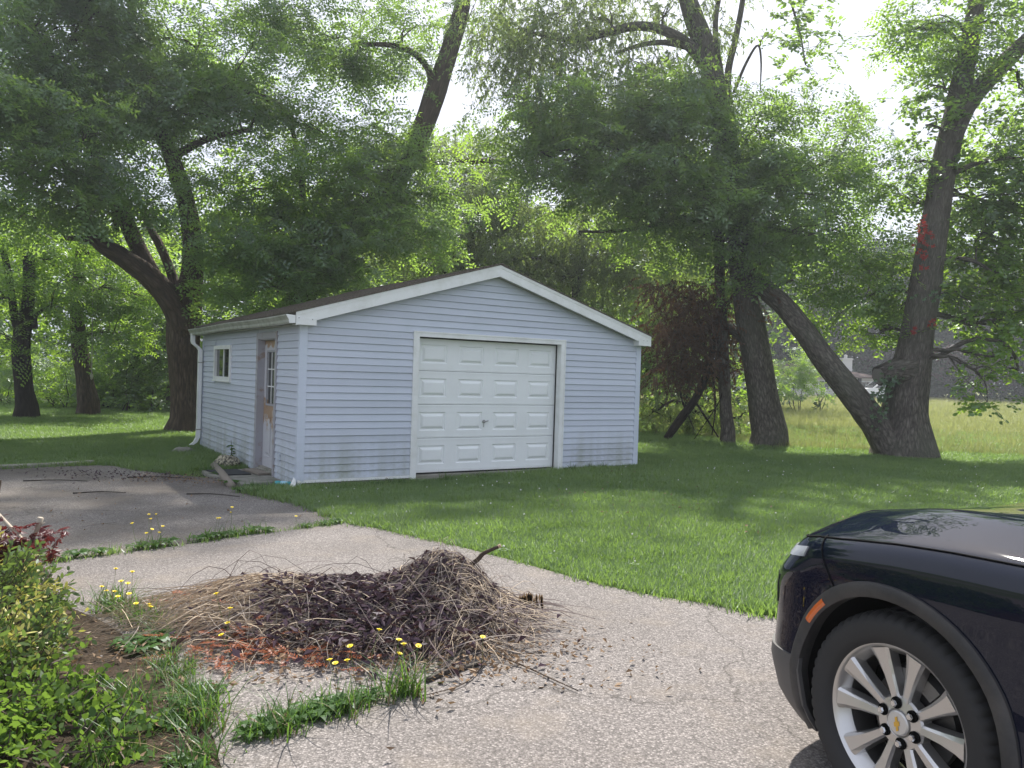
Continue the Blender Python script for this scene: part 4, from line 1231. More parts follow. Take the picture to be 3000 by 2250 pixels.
tree('locust_tree', 'single leaning brown trunk by the hanging rope', None,
     [(190, 897, 24.9, 40), (182, 820, 24.9, 34), (172, 745, 24.9, 32), (166, 650, 24.8, 24), (172, 540, 24.7, 16), (180, 440, 24.6, 9)], [],
     [(190, 540, 90, 60, 24.6, 1.2, 'bright', 1.5), (235, 640, 70, 50, 24.8, 1.1, 'bright', 1.3), (150, 700, 50, 40, 24.6, .8, 'bright', 1.1), (245, 720, 55, 45, 24.8, .9, 'bright', 1.2), (300, 650, 60, 60, 25.2, 1, 'bright', 1.2), (180, 610, 60, 40, 24.4, .8, 'bright', 1.1), (300, 560, 60, 60, 25, 1, 'bright', 1.1)], 'bark_brown', flare=1.2)
tree('young_tree', 'thin pale-trunked young tree behind the huge forked locust', None,
     [(366, 884, 29.0, 13), (367, 800, 29, 11), (364, 700, 29, 9), (360, 600, 29, 6)], [],
     [(350, 700, 60, 60, 29, 1.2, 'broad', 1.4), (340, 600, 60, 70, 29, 1.2, 'broad', 1.3), (300, 760, 50, 40, 29.4, 1, 'dark', 1.5)], 'bark_brown')
tree('willow_tree', 'olive-leaved willow showing above the ridge of the garage roof', TB,
     [(1010, 850, 28, 24), (1015, 620, 28, 20), (1020, 480, 28, 15), (1030, 380, 28, 8)], [[(1015, 600, 28, 12), (950, 520, 27.6, 8), (900, 480, 27.4, 5)], [(1018, 560, 28, 12), (1090, 500, 27.6, 8), (1150, 470, 27.4, 4)]],
     [(950, 490, 110, 80, 27.4, 1.6, 'willow', 1.5), (1050, 450, 110, 90, 27.6, 1.6, 'willow', 1.4), (960, 590, 120, 50, 27, 1.5, 'willow', 1.6), (1070, 570, 110, 60, 27, 1.5, 'willow', 1.6), (1000, 400, 90, 60, 28, 1.4, 'willow', 1.1), (880, 560, 80, 60, 27.4, 1.3, 'willow', 1.5), (1010, 330, 60, 60, 28.4, 1.2, 'willow', 1.2), (950, 330, 60, 50, 28, 1.2, 'willow', 1.2), (1085, 330, 60, 50, 28, 1.2, 'willow', 1.2), (1120, 420, 80, 60, 27.6, 1.3, 'willow', 1.4)], 'bark_dark')
tree('willow_tree', 'olive-leaved willow beyond the garage gable next to hanging dead leaves', TB,
     [(1240, 850, 27, 26), (1245, 640, 27, 22), (1255, 520, 27, 16), (1270, 420, 27, 8)], [[(1250, 600, 27, 12), (1180, 560, 26.6, 8), (1110, 560, 26.4, 4)], [(1250, 580, 27, 12), (1330, 540, 26.6, 8), (1400, 530, 26.4, 4)]],
     [(1180, 510, 120, 80, 26.8, 1.6, 'willow', 1.6), (1250, 600, 110, 60, 26.2, 1.4, 'willow', 1.6), (1320, 540, 110, 80, 26.6, 1.5, 'willow', 1.6), (1130, 600, 90, 50, 26.4, 1.3, 'willow', 1.5), (1380, 620, 90, 70, 26, 1.3, 'willow', 1.6), (1280, 440, 100, 60, 27, 1.4, 'willow', 1.2), (1420, 520, 90, 80, 26.4, 1.3, 'willow', 1.5)], 'bark_dark')
tree('willow_tree', 'weeping curtain of olive foliage at the far corner of the garage', TB,
     [(1490, 930, 24.4, 18), (1480, 800, 24.4, 16), (1465, 660, 24.4, 13), (1450, 560, 24.4, 8)], [],
     [(1420, 690, 55, 70, 23.6, 1, 'willow', 1.6), (1410, 800, 45, 60, 23.4, .9, 'willow', 1.6), (1410, 890, 45, 50, 23.2, .9, 'willow', 1.6), (1480, 890, 60, 50, 23.4, .9, 'willow', 1.4), (1560, 880, 40, 55, 23.2, .8, 'willow', 1.3), (1590, 800, 30, 60, 23.6, .8, 'broad', 1.0), (1600, 900, 25, 40, 23, .6, 'broad', 1.2), (1470, 620, 70, 60, 24, 1, 'willow', 1.4), (1380, 740, 30, 60, 23.4, .7, 'dark', 1.6)], 'bark_dark')
# broken limb hung with dead leaves
tree('broken_limb', 'broken limb hung with dead brown leaves beside the slender trunk', None,
     [(1440, 948, 21.2, 16), (1470, 905, 21.1, 19), (1500, 865, 21.0, 16), (1522, 820, 20.9, 15), (1535, 770, 20.8, 13), (1550, 700, 20.7, 11), (1575, 650, 20.6, 9)],
     [[(1500, 865, 21, 6), (1530, 910, 20.8, 4), (1552, 945, 20.7, 3)], [(1548, 700, 20.7, 6), (1500, 650, 20.8, 5), (1460, 640, 20.9, 3)], [(1545, 720, 20.7, 6), (1580, 640, 20.4, 4), (1640, 600, 20.0, 3)],
      [(1490, 800, 21, 5), (1470, 850, 21, 4), (1500, 930, 20.8, 2)], [(1540, 800, 20.8, 5), (1545, 880, 20.7, 4), (1538, 940, 20.6, 2)], [(1530, 790, 20.8, 4), (1560, 850, 20.5, 3), (1500, 948, 20.6, 2)]],
     [(1500, 680, 60, 50, 20.8, .7, 'dead', 3.0), (1455, 720, 45, 55, 21, .7, 'dead', 2.6), (1520, 750, 50, 60, 20.8, .7, 'dead', 3.0), (1470, 810, 50, 45, 21, .6, 'dead', 1.8), (1540, 640, 40, 40, 20.6, .5, 'dead', 2.0), (1590, 640, 30, 60, 20.3, .4, 'dead', .8), (1440, 640, 35, 40, 21, .5, 'dead', 1.2)], 'bark_dark', flare=1.0, cat='limb', rooted=False)


def shrub_px(name, label, group, u, v, ru, rv_, Y, kind, lai, rY=None, nst=5):
    c = PX(u, v, Y); base = Vector((c.x, c.y, gz(c.x, c.y)))
    root = tag(empty(name, base), label, 'shrub', group)
    rx, rz = ru * VP * Y, rv_ * VP * Y
    p, ro, si, ti, ctr = clump_points(c - base, (rx, rY or rx * .8, rz), kind, lai, flat=.8)
    k = p[:, 2] > .03
    scatter('foliage', p[k], ro[k], si[k], ti[k], ['%s_spray_%d' % (kind, q) for q in range(3)], None, root)
    mb = MB()
    for j in range(nst):
        t_ = Vector(ctr[rng.integers(0, len(ctr))]); t_.z = max(t_.z, .4)
        branch(mb, Vector((random.gauss(0, .12), random.gauss(0, .12), -.05)), t_, .025, .008, .15, 5, 5)
    mb.build('stems', M['bark_dark'], root)['kind'] = 'stuff'
    return root


UG = 'shrubs along the edge of the woods'
for a in ((130, 835, 65, 48, 27.5, 'bright', 1.6, 'pale green shrub in sun behind the bare leaning trunk'), (290, 790, 75, 75, 28.5, 'dark', 2.6, 'tall dark thicket shrub between the rope and the huge locust'),
          (335, 850, 45, 32, 27.4, 'dark', 1.8, 'low dark shrub at the foot of the thin young tree'), (20, 820, 60, 45, 28.5, 'bright', 1.6, 'pale shrub in sun behind the two-stemmed locust'),
          (240, 850, 50, 36, 28, 'dark', 2.0, 'low dark shrub under the hanging rope'), (90, 790, 60, 55, 30, 'bright', 1.4, 'tall pale shrub between the two lawn trunks'),
          (270, 872, 50, 10, 26.6, 'broad', 1.6, 'sunlit ground-cover patch at the lawn edge under the thicket')):
    shrub_px('shrub', a[7], UG, a[0], a[1], a[2], a[3], a[4], a[5], a[6])
for a in ((1725, 808, 62, 38, 42, 'bright', 1.8, 'sunlit bright green shrub in the field in front of the far house'), (1665, 835, 30, 24, 40, 'broad', 1.6, 'low bright shrub in the field beside the thick grey trunk'),
          (1775, 842, 36, 13, 44, 'broad', 1.4, 'low spreading green shrub in the field below the fallen stem')):
    shrub_px('shrub', a[7], 'shrubs in the field', a[0], a[1], a[2], a[3], a[4], a[5], a[6])


def woods(name, label, boxes, kind, size, group=None):
    P_, Ro, Si, Ti = [], [], [], []
    for (x0, x1, y0, y1, z0, z1, n) in boxes:
        ns = max(8, n // 40)
        c = np.c_[rng.uniform(x0, x1, ns), rng.uniform(y0, y1, ns), z0 + (z1 - z0) * rng.uniform(0, 1, ns) ** .8]
        top = np.array([z1 * (.8 + .25 * mnoise.noise((a * .13, 3.3, b * .1))) for a, b in c[:, :2]])
        c[:, 2] = np.minimum(c[:, 2], top)
        i = rng.integers(0, ns, n)
        p = c[i] + rng.normal(0, 1, (n, 3)) * np.array([1.1, 1.0, .8]) * size * .9
        p[:, 2] = np.maximum(p[:, 2], .15)
        P_.append(p); Ro.append(np.c_[rng.normal(0, .5, n), rng.normal(.2, .5, n), rng.uniform(0, 6.28, n)])
        Si.append(rng.uniform(.7, 1.3, n) * size); Ti.append(np.clip(.5 + .3 * rng.normal(0, 1, ns)[i] + rng.normal(0, .15, n), 0, 1))
    o = scatter(name, np.concatenate(P_), np.concatenate(Ro), np.concatenate(Si), np.concatenate(Ti), ['%s_spray_%d' % (kind, q) for q in range(3)])
    return tag(o, label, None, None, 'stuff')


woods('woods', 'bright backlit wood beyond the lawn and the garage', [(-42, -10, 32, 40, 0, 8.5, 5200), (-14, 6, 33, 40, 0, 9.5, 3600), (2, 10, 31, 37, 0, 8.0, 900)], 'broad', 1.7)
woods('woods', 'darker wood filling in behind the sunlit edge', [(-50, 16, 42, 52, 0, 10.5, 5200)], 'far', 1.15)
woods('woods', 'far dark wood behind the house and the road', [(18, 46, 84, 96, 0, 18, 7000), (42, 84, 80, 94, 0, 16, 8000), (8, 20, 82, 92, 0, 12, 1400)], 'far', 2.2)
for u, v, ru, rv_, Y, lab in ((1940, 755, 55, 55, 79, 'copper-leaved tree beside the far house chimney'), (2085, 790, 80, 60, 74, 'copper-leaved tree beyond the road past the split tree')):
    c = PX(u, v, Y)
    tree('copper_tree', lab, None, [(u, 862, Y, 6), (u, 800, Y, 5), (u, 740, Y, 3)], [], [(u, v, ru, rv_ * .6, Y, 3, 'copper', 1.8), (u, v + 25, ru * .9, rv_ * .5, Y, 3, 'copper', 1.5), (u - 15, v - 25, ru * .6, rv_ * .5, Y, 2.5, 'copper', 1.5)], 'bark_dark')

# ------------------------------------------------------------------ far house and van
HY = 73.0
def hx(u): return PX(u, 830, HY).x
hxa, hxb = hx(1604), hx(1889)
hz0 = gz((hxa + hxb) / 2, HY)
house = tag(empty('house', ((hxa + hxb) / 2, HY, hz0)), 'low white bungalow with brown hipped roof and white chimney across the field', 'house')
hw = (hxb - hxa) / 2
M['house_white'] = mat('house_white', (0.62, 0.60, 0.57), 0.8)
M['house_roof'] = mat('house_roof', (0.10, 0.065, 0.055), 0.9)
MB().box(-hw, hw, 0, 8, 0, 2.2).build('wall', M['house_white'], house)
rf_ = MB()
rf_.add([(-hw - .6, -.6, 2.18), (hw + .6, -.6, 2.18), (hw + .6, 8.6, 2.18), (-hw - .6, 8.6, 2.18), (-hw + 4, 4, 3.3), (hw - 4, 4, 3.3)], [(0, 1, 5, 4), (1, 2, 5), (2, 3, 4, 5), (3, 0, 4), (3, 2, 1, 0)])
rf_.box(-hw - .6, hw + .6, -.6, 8.6, 2.06, 2.17)
hr = rf_.build('roof', M['house_roof'], house)
chx = hx(1851) - (hxa + hxb) / 2
ch = MB(); ch.box(chx - .45, chx + .45, 2.2, 3.0, 2.4, 3.95); ch.box(chx - .51, chx + .51, 2.13, 3.07, 3.8, 3.9); ch.lathe([(.16, 3.95), (.16, 4.2), (.2, 4.21), (.02, 4.3)], 10, c=(chx, 2.7, 0))
ch.build('chimney', M['house_white'], hr)
for u in (1660, 1720, 1780, 1870):
    x = hx(u) - (hxa + hxb) / 2
    wdw = MB().box(x - .55, x + .55, -.06, .0, .85, 1.8).build('window', M['white_metal'], house)
    MB().box(x - .46, x - .03, -.08, -.062, 0.93, 1.72).build('pane', M['glass'], wdw); MB().box(x + .03, x + .46, -.08, -.062, 0.93, 1.72).build('pane', M['glass'], wdw)
x = hx(1856) - (hxa + hxb) / 2
MB().box(x - .15, x + .15, -.12, -.0, 0, 2.06).build('post', M['dark'], house)
VY = 70.0
vx = PX(1912, 840, VY).x
van = tag(empty('van', (vx, VY, gz(vx, VY) + .05)), 'white van parked in front of the bungalow', 'van')
M['van_white'] = mat('van_white', (0.75, 0.76, 0.76), 0.3)
prof = [(-2.4, .35), (-2.45, .8), (-2.3, 1.0), (-1.5, 1.15), (-.7, 1.78), (2.2, 1.82), (2.4, 1.3), (2.42, .4), (2.0, .3), (-2.0, .3)]
MB().prism([(x, -.92, z) for x, z in prof], (0, 1.84, 0)).build('body', M['van_white'], van)
for pts in ([(-1.3, 1.18), (-.7, 1.68), (-.15, 1.7), (-.15, 1.18)], [(-.05, 1.18), (-.05, 1.7), (1.0, 1.72), (1.0, 1.18)], [(1.1, 1.18), (1.1, 1.72), (2.1, 1.72), (2.2, 1.2)]):
    MB().prism([(x, -.925, z) for x, z in pts], (0, -.01, 0)).build('window', M['glass'], van)
MB().prism([(-1.48, -.8, 1.17), (-1.48, .8, 1.17), (-.74, .7, 1.76), (-.74, -.7, 1.76)], (-.02, 0, .01)).build('windscreen', M['glass'], van)
M['rubber'] = mat('rubber', (0.018, 0.018, 0.018), 0.75, spec=0.3)
for x in (-1.5, 1.5):
    for y in (-.86, .86): MB().lathe([(.0, -.1), (.2, -.11), (.33, -.09), (.34, 0), (.33, .09), (.2, .11), (.0, .1)], 20, 'Y', (x, y, .34)).build('wheel', M['rubber'], van)
for y in (-.7, .7): MB().box(-2.47, -2.38, y - .18, y + .18, .72, .88).build('headlight', M['white_metal'], van)

# ------------------------------------------------------------------ rope with a knot, creeper on the split tree
rp = [PX(201, 560, 23.6), PX(200, 650, 23.6), PX(199, 740, 23.6), PX(198, 812, 23.6)]
M['rope'] = mat('rope', (0.42, 0.40, 0.36), 0.9)
rb = MB(); rb.tube([Vector(p) for p in catmull([tuple(p) for p in rp], 14)], .014, 6)
rope = rb.build('rope', M['rope'], None, True)
tag(rope, 'pale rope with a knotted end hanging from the trees over the lawn', 'rope')
kb_ = MB(); c = rp[-1]; kb_.lathe([(.01, .07), (.04, .05), (.05, 0), (.035, -.04), (.03, -.09), (.005, -.12)], 8, c=tuple(c)); kb_.build('knot', M['rope'], rope, True)


def creeper(name, label, spots, matn, n, parent_none=True):
    mb = MB(); root = tag(empty(name, spots[0][0]), label, 'creeper'); b0 = Vector(spots[0][0])
    for c, sx, sz, m in spots:
        for k in range(m):
            p = Vector(c) - b0 + Vector((random.gauss(0, sx), random.gauss(0, .05), random.gauss(0, sz)))
            for j in range(5):
                a = j * 1.25 + random.uniform(-.2, .2)
                d = Vector((math.cos(a), -.5, math.sin(a) * .8 - .5)).normalized()
                leaflet(mb, p, d, (Vector((0, -1, .5)) + rv() * .5).normalized(), random.uniform(.055, .09), .03, 0, True)
    o = mb.build('leaves', M[matn], root); o['kind'] = 'stuff'
    return root


leaf_mat('creeper_green', (0.06, 0.13, 0.04), (0.10, 0.18, 0.05), (0.16, 0.30, 0.05), .4, .08, False)
for k_ in ('creeper_red',):
    M[k_].node_tree.nodes['Attribute'].attribute_type = 'GEOMETRY'
creeper('red_creeper', 'red creeper leaves hanging on the split tree trunk', [(PX(1996, 520, 17.75), .10, .28, 34), (PX(1990, 490, 17.75), .07, .2, 8), (PX(1975, 712, 17.68), .03, .05, 5), (PX(2010, 690, 17.7), .05, .08, 4)], 'creeper_red', 0)
creeper('green_creeper', 'green ivy leaves growing in the fork at the foot of the split tree', [(PX(1915, 835, 17.75), .13, .2, 40), (PX(1900, 880, 17.7), .09, .25, 34), (PX(1930, 812, 17.8), .15, .08, 18), (PX(2005, 640, 17.6), .2, .06, 12)], 'creeper_green', 0)
# sawn stump of a limb on the split tree
st = MB(); a = PX(1962, 800, 18.1); b = PX(1898, 812, 17.9)
st.tube([a, (a + b) / 2 + Vector((0, 0, .03)), b], [.34, .27, .22], 18, 0, True, .06, 3.0, 5)
so = st.build('limb_stub', M['bark_grey'], None, True, uv=True); so.parent = right_tree; so.location = -Vector(right_tree.location)
cd = MB(); d = (b - a).normalized(); x_ = d.cross(Vector((0, 0, 1))).normalized(); y_ = x_.cross(d)
cd.add([b + d * .012 + (x_ * math.cos(t) + y_ * math.sin(t)) * .19 for t in [k * math.pi / 10 for k in range(20)]], [tuple(range(20))])
co = cd.build('cut_face', M['old_wood'], so)
# ------------------------------------------------------------------ the parked car
def paint_mat():
    m = mat('car_paint', (0.006, 0.009, 0.022), 0.5, 0.0, 0.0); t = NT(m)
    t.b.inputs['Coat Weight'].default_value = 1.0; t.b.inputs['Coat Roughness'].default_value = 0.018
    v = t.coord('Object'); n = t.noise(v, 14, 4)
    t.l(t.ramp(n, [(0.3, 0.40), (0.8, 0.55)]), t.b.inputs['Roughness'])
    # a little road dust low down
    s = t.n('ShaderNodeSeparateXYZ'); t.l(v, s.inputs[0])
    f = t.n('ShaderNodeMapRange'); t.l(s.outputs['Z'], f.inputs['Value']); f.inputs['From Min'].default_value = .75; f.inputs['From Max'].default_value = .25
    t.base(t.mix(t.math('MULTIPLY', f.outputs[0], t.ramp(t.noise(v, 5, 5), [(.4, .0), (.7, .12)])), (0.0035, 0.006, 0.017), (0.12, 0.10, 0.085)))
    M['car_paint'] = m


paint_mat()
M['cladding'] = mat('cladding', (0.038, 0.036, 0.036), 0.55, spec=0.4)
_t = NT(M['cladding']); _v = _t.coord('Object')
_t.base(_t.mix(_t.ramp(_t.noise(_v, 9, 6, .7), [(.4, 0.0), (.75, .5)]), (0.032, 0.031, 0.032), (0.10, 0.09, 0.082))); _t.bump(_t.noise(_v, 300, 2), .15, .002)
M['valance'] = mat('valance', (0.075, 0.072, 0.072), 0.5)
M['seam'] = mat('seam', (0.004, 0.004, 0.004), 0.9, spec=0.1)
M['amber'] = mat('amber', (0.62, 0.13, 0.02), 0.15); M['amber'].node_tree.nodes['Principled BSDF'].inputs['Coat Weight'].default_value = 1
M['lamp_clear'] = mat('lamp_clear', (0.45, 0.47, 0.5), 0.08, 0.3); M['lamp_dark'] = mat('lamp_dark', (0.012, 0.014, 0.018), 0.05)
M['alloy'] = mat('alloy', (0.60, 0.585, 0.565), 0.28, 0.85); M['alloy_dark'] = mat('alloy_dark', (0.20, 0.20, 0.20), 0.4, 0.8)
M['gold'] = mat('gold', (0.75, 0.48, 0.10), 0.3, 0.8); M['chrome'] = mat('chrome', (0.7, 0.7, 0.7), 0.12, 1.0)
M['tyre'] = mat('tyre', (0.032, 0.031, 0.031), 0.7, spec=0.3)
M['cap_silver'] = mat('cap_silver', (0.62, 0.60, 0.57), 0.35, 0.5)
M['disc'] = mat('disc', (0.16, 0.15, 0.14), 0.45, 0.7)
CYAW = R(115)
CAR_O = Vector((1.385 + math.sin(R(65)) * .905, 2.785 + math.cos(R(65)) * .905, .004))
car = tag(empty('car', CAR_O, CYAW), 'dark navy crossover car with silver split-spoke wheel on the driveway', 'car')
OUT = [(.90, 0), (.885, .30), (.83, .53), (.755, .72), (.645, .85), (.50, .915), (.30, .945), (0, .955), (-.6, .955), (-1.4, .95), (-2.2, .955), (-2.863, .962), (-3.3, .94), (-3.6, .87), (-3.78, .7), (-3.86, .4), (-3.88, 0)]
NO = 150
OC = np.array(catmull(OUT, NO))
OC[:, 1] = np.maximum(OC[:, 1], 0); OC[0, 1] = OC[-1, 1] = 0


def itp(x, tab): return float(np.interp(x, [a for a, b in tab], [b for a, b in tab]))


def ztop(x): return itp(x, [(-3.9, 1.02), (-3.3, 1.10), (-2, 1.085), (-.8, 1.07), (-.45, 1.06), (-.2, 1.05), (0, 1.035), (.2, 1.01), (.38, .985), (.52, .955), (.66, .935)])


YS = [(0, .93), (.1, .975), (.3, 1), (.5, .985), (.68, .990), (.80, 1.0), (.9, 1.0), (.95, .988), (.98, .965), (1, .935)]
KF = [(0, .14), (.1, .05), (.28, 0), (.6, 0), (.72, .005), (.80, .04), (.88, .12), (.94, .17), (1, .21)]


def body_pt(i, v):
    x, y = OC[i]
    k = itp(v, KF)
    if x > .1: x = x - k * ((x - .1) / .8) ** 1.2
    if x < -3.2: x = x + (.10 * v) * ((-3.2 - x) / .68)
    zt = ztop(x)
    return np.array([x, y * itp(v, YS), .20 + (zt - .20) * v])


NV, NM = 34, 34
vsx = [i / (NV - 1) for i in range(NV)]
bm = bmesh.new()
grid = {}
for s in (1, -1):
    for v in range(NV):
        for i in range(NO):
            p = body_pt(i, vsx[v]); grid[s, v, i] = bm.verts.new((p[0], s * p[1], p[2]))
for s in (1, -1):
    for v in range(NV - 1):
        for i in range(NO - 1):
            q = [grid[s, v, i], grid[s, v, i + 1], grid[s, v + 1, i + 1], grid[s, v + 1, i]]
            bm.faces.new(q if s < 0 else q[::-1])


def hood_g(t):
    t = abs(t)
    return itp(t, [(0, .80), (.35, .86), (.62, .97), (.71, 1.0), (.73, .985), (.82, .70), (.90, .40), (.96, .16), (1, 0)])


def hood_h(x): return itp(x, [(-4, .02), (-1.0, .03), (-.7, .07), (-.3, .095), (.1, .098), (.4, .08), (.58, .045), (.68, .0)])


for lev, up_ in ((NV - 1, True), (0, False)):
    rows = []
    for i in range(NO):
        a = grid[1, lev, i]; b = grid[-1, lev, i]; row = [a]
        for m in range(1, NM):
            f = 1 - 2 * m / NM
            z = a.co.z + (hood_h(a.co.x) * hood_g(f) if up_ else 0)
            row.append(bm.verts.new((a.co.x, a.co.y * f, z)))
        row.append(b); rows.append(row)
    for i in range(NO - 1):
        for m in range(NM):
            q = [rows[i][m], rows[i][m + 1], rows[i + 1][m + 1], rows[i + 1][m]]
            bm.faces.new(q if up_ else q[::-1])
bmesh.ops.remove_doubles(bm, verts=bm.verts, dist=1e-5)
bmesh.ops.dissolve_degenerate(bm, dist=1e-6, edges=bm.edges)
bmesh.ops.recalc_face_normals(bm, faces=bm.faces)
bme = bpy.data.meshes.new('body'); bm.to_mesh(bme); bm.free()
bme.materials.append(M['car_paint']); bme.materials.append(M['seam'])
body = link('body', bme, car)
WHX = (0.0, -2.863)
AZ, AR = .40, .428
cut = MB()
for x in WHX:
    for s in (1, -1):
        c = MB(); c.lathe([(AR, .48), (AR, 1.3)], 72, 'Y', (x, 0, AZ))
        if s < 0: c.v = [(p[0], -p[1], p[2]) for p in c.v]; c.f = [tuple(reversed(f)) for f in c.f]
        cut.add(c.v, c.f)
co_ = cut.build('cutter', M['seam'])
co_.matrix_world = body.matrix_world
co_.parent = car
md = body.modifiers.new('arches', 'BOOLEAN'); md.operation = 'DIFFERENCE'; md.solver = 'EXACT'; md.object = co_
bpy.context.view_layer.update()
dg = bpy.context.evaluated_depsgraph_get()
nme = bpy.data.meshes.new_from_object(body.evaluated_get(dg))
body.modifiers.clear(); body.data = nme
bpy.data.objects.remove(co_)
while len(nme.materials) > 2: nme.materials.pop()
for p in nme.polygons:
    p.use_smooth = True; p.material_index = 0
    c = p.center
    for x in WHX:
        if math.hypot(c.x - x, c.z - AZ) < AR + .002 and abs(c.y) < 1.2 and (abs(p.normal.y) < .5 or abs(c.y) < .5) and math.hypot(c.x - x, c.z - AZ) > AR - .02 or (math.hypot(c.x - x, c.z - AZ) < AR and abs(abs(c.y) - .48) < .01): p.material_index = 1
nme.set_sharp_from_angle(angle=R(32))


def surf(x, z, s=1):
    """y of the body side at (x, z)"""
    v = (z - .20) / (ztop(x) - .20); v = min(1, max(0, v))
    px = np.array([body_pt(i, v) for i in range(10, NO - 10)])
    return float(np.interp(-x, -px[:, 0], px[:, 1]))


def patch(i0, i1, v0, v1, off, name, m, parent=car, nv=6, s=1, step=1):
    """skin lying off mm proud of the body between outline samples and levels"""
    I = list(range(i0, i1 + 1, step)); V = [v0 + (v1 - v0) * k / nv for k in range(nv + 1)]
    vs, fs = [], []
    for shell in (off, -.006):
        for i in I:
            for v in V:
                p = body_pt(i, v); a = body_pt(min(i + 1, NO - 1), v) - body_pt(max(i - 1, 0), v); b = body_pt(i, min(1, v + .01)) - body_pt(i, max(0, v - .01))
                n = np.cross(b, a); n /= np.linalg.norm(n) + 1e-9
                if n[1] * 1 + n[0] * (1 if p[0] > -1.5 else -1) < 0: n = -n
                e = off if shell == off else -.006
                q = p + n * e
                vs.append((q[0], s * q[1], q[2]))
    w = nv + 1; N = len(I)
    for k in range(N - 1):
        for j in range(nv): fs.append((k * w + j, (k + 1) * w + j, (k + 1) * w + j + 1, k * w + j + 1))
    ring = [k * w for k in range(N)] + [(N - 1) * w + j for j in range(1, w)] + [k * w + nv for k in range(N - 2, -1, -1)] + [j for j in range(nv - 1, 0, -1)]
    o = N * w
    fs += [(ring[k], ring[(k + 1) % len(ring)], o + ring[(k + 1) % len(ring)], o + ring[k]) for k in range(len(ring))]
    mm = MB().add(vs, fs)
    ob = mm.build(name, M[m] if isinstance(m, str) else m, parent, True, 40)
    bmx = bmesh.new(); bmx.from_mesh(ob.data); bmesh.ops.recalc_face_normals(bmx, faces=bmx.faces); bmx.to_mesh(ob.data); bmx.free()
    ob.data.polygons.foreach_set('use_smooth', np.ones(len(ob.data.polygons), dtype=bool)); ob.data.set_sharp_from_angle(angle=R(40))
    return ob


def idx(x):
    return int(np.argmin(np.abs(OC[:, 0] - x)))


def arch(cx, s, a0, a1, r0, r1, off, name, m, parent=car, n=44):
    vs, fs = [], []
    for k in range(n + 1):
        a = R(a0 + (a1 - a0) * k / n)
        prof = [(r0, -.05), (r0, off - .004), (r0 + .006, off), (r1 - .012, off + .002), (r1, off - .005), (r1 + .002, -.01)]
        for r, o in prof:
            x = cx + r * math.cos(a); z = AZ + r * math.sin(a)
            vs.append((x, s * (surf(x, z) + o), z))
    for k in range(n):
        for j in range(5):
            q = (k * 6 + j, (k + 1) * 6 + j, (k + 1) * 6 + j + 1, k * 6 + j + 1)
            fs.append(q if s > 0 else q[::-1])
    ob = MB().add(vs, fs).build(name, M[m], parent, True, 40)
    return ob


for s in (1, -1):
    for cx in WHX:
        ar = arch(cx, s, -27, 207, AR - .002, AR + .052, .014, 'wheel_arch_trim', 'cladding')
        if cx == 0: arch(cx, s, 33, 50, AR + .008, AR + .040, .018, 'side_marker', 'amber', n=8)
ib = idx(.43)
for s in (1, -1):
    patch(0, ib + 1, 0, .36, .010, 'front_valance', 'valance', s=s)
    patch(idx(-.42), idx(-2.44), 0, .17, .012, 'sill_cladding', 'cladding', s=s, nv=3)
    patch(idx(-3.3), NO - 1, 0, .3, .010, 'rear_valance', 'cladding', s=s)
    i0, i1 = idx(.78), idx(.50)
    hl = patch(i0, i1 + 1, .885, .935, .006, 'headlight', 'lamp_clear', s=s, nv=3)
    patch(idx(.82), idx(.64), .60, .76, .004, 'headlight', 'lamp_dark', s=s, nv=3)
    patch(idx(-3.45), idx(-3.8), .74, .9, .006, 'tail_light', mat('tail_red', (.3, .01, .01), .15), s=s, nv=3)
gr = patch(0, idx(.80), .42, .80, .004, 'grille', 'seam', nv=5); patch(0, idx(.80), .42, .80, .004, 'grille', 'seam', nv=5, s=-1)


def seam(pts, s, r=.0035, m='seam', name='panel_gap'):
    mb = MB(); mb.tube([(p[0], s * p[1], p[2]) for p in pts], r, 6); return mb.build(name, M[m], car, True)


for s in (1, -1):
    top = [body_pt(i, .985) for i in range(idx(.70), idx(-.62), 1)]
    seam(top, s)
    for line in ([(.345, .985), (.32, .93), (.285, .87), (.25, .815)], [(-.62, 1.03), (-.64, .8), (-.62, .55), (-.58, .28)], [(-1.66, 1.03), (-1.66, .6), (-1.62, .28)], [(-2.4, 1.03), (-2.38, .9), (-2.30, .72)]):
        q = [(a, b) for a, b in catmull(line, 14)]
        seam([(a, surf(a, b) + .0005, b) for a, b in q], s)
    q = catmull([(-.1, .745), (-.6, .755), (-1.6, .77), (-2.4, .79)], 30)
    for x in (-1.45, -2.15):
        hd_ = MB(); hd_.tube([(x, s * (surf(x, .93) + .012), .93), (x + .1, s * (surf(x, .93) + .03), .935), (x + .2, s * (surf(x, .93) + .012), .94)], .012, 8); hd_.build('door_handle', M['car_paint'], car, True)
# cabin
CB = [(-.10, 0), (-.2, .38), (-.44, .66), (-.75, .80), (-1.2, .83), (-2.2, .83), (-3.0, .80), (-3.5, .70), (-3.72, .45), (-3.78, 0)]
CT = [(-1.15, 0), (-1.18, .32), (-1.27, .52), (-1.45, .60), (-1.8, .63), (-2.3, .63), (-2.9, .60), (-3.2, .52), (-3.32, .3), (-3.35, 0)]
NCB = 60
cb = np.array(catmull(CB, NCB)); ct = np.array(catmull(CT, NCB)); cb[[0, -1], 1] = 0; ct[[0, -1], 1] = 0
cm = MB(); vs, fs, mi = [], [], []
LV = [0, .06, .12, .5, .86, .92, 1.0]
for s in (1, -1):
    for lv in LV:
        for i in range(NCB):
            p = cb[i] * (1 - lv) + ct[i] * lv
            vs.append((p[0], s * (p[1] + .035 * math.sin(math.pi * lv) * (p[1] > .05)), 1.06 + .60 * lv))
K = NCB * len(LV)
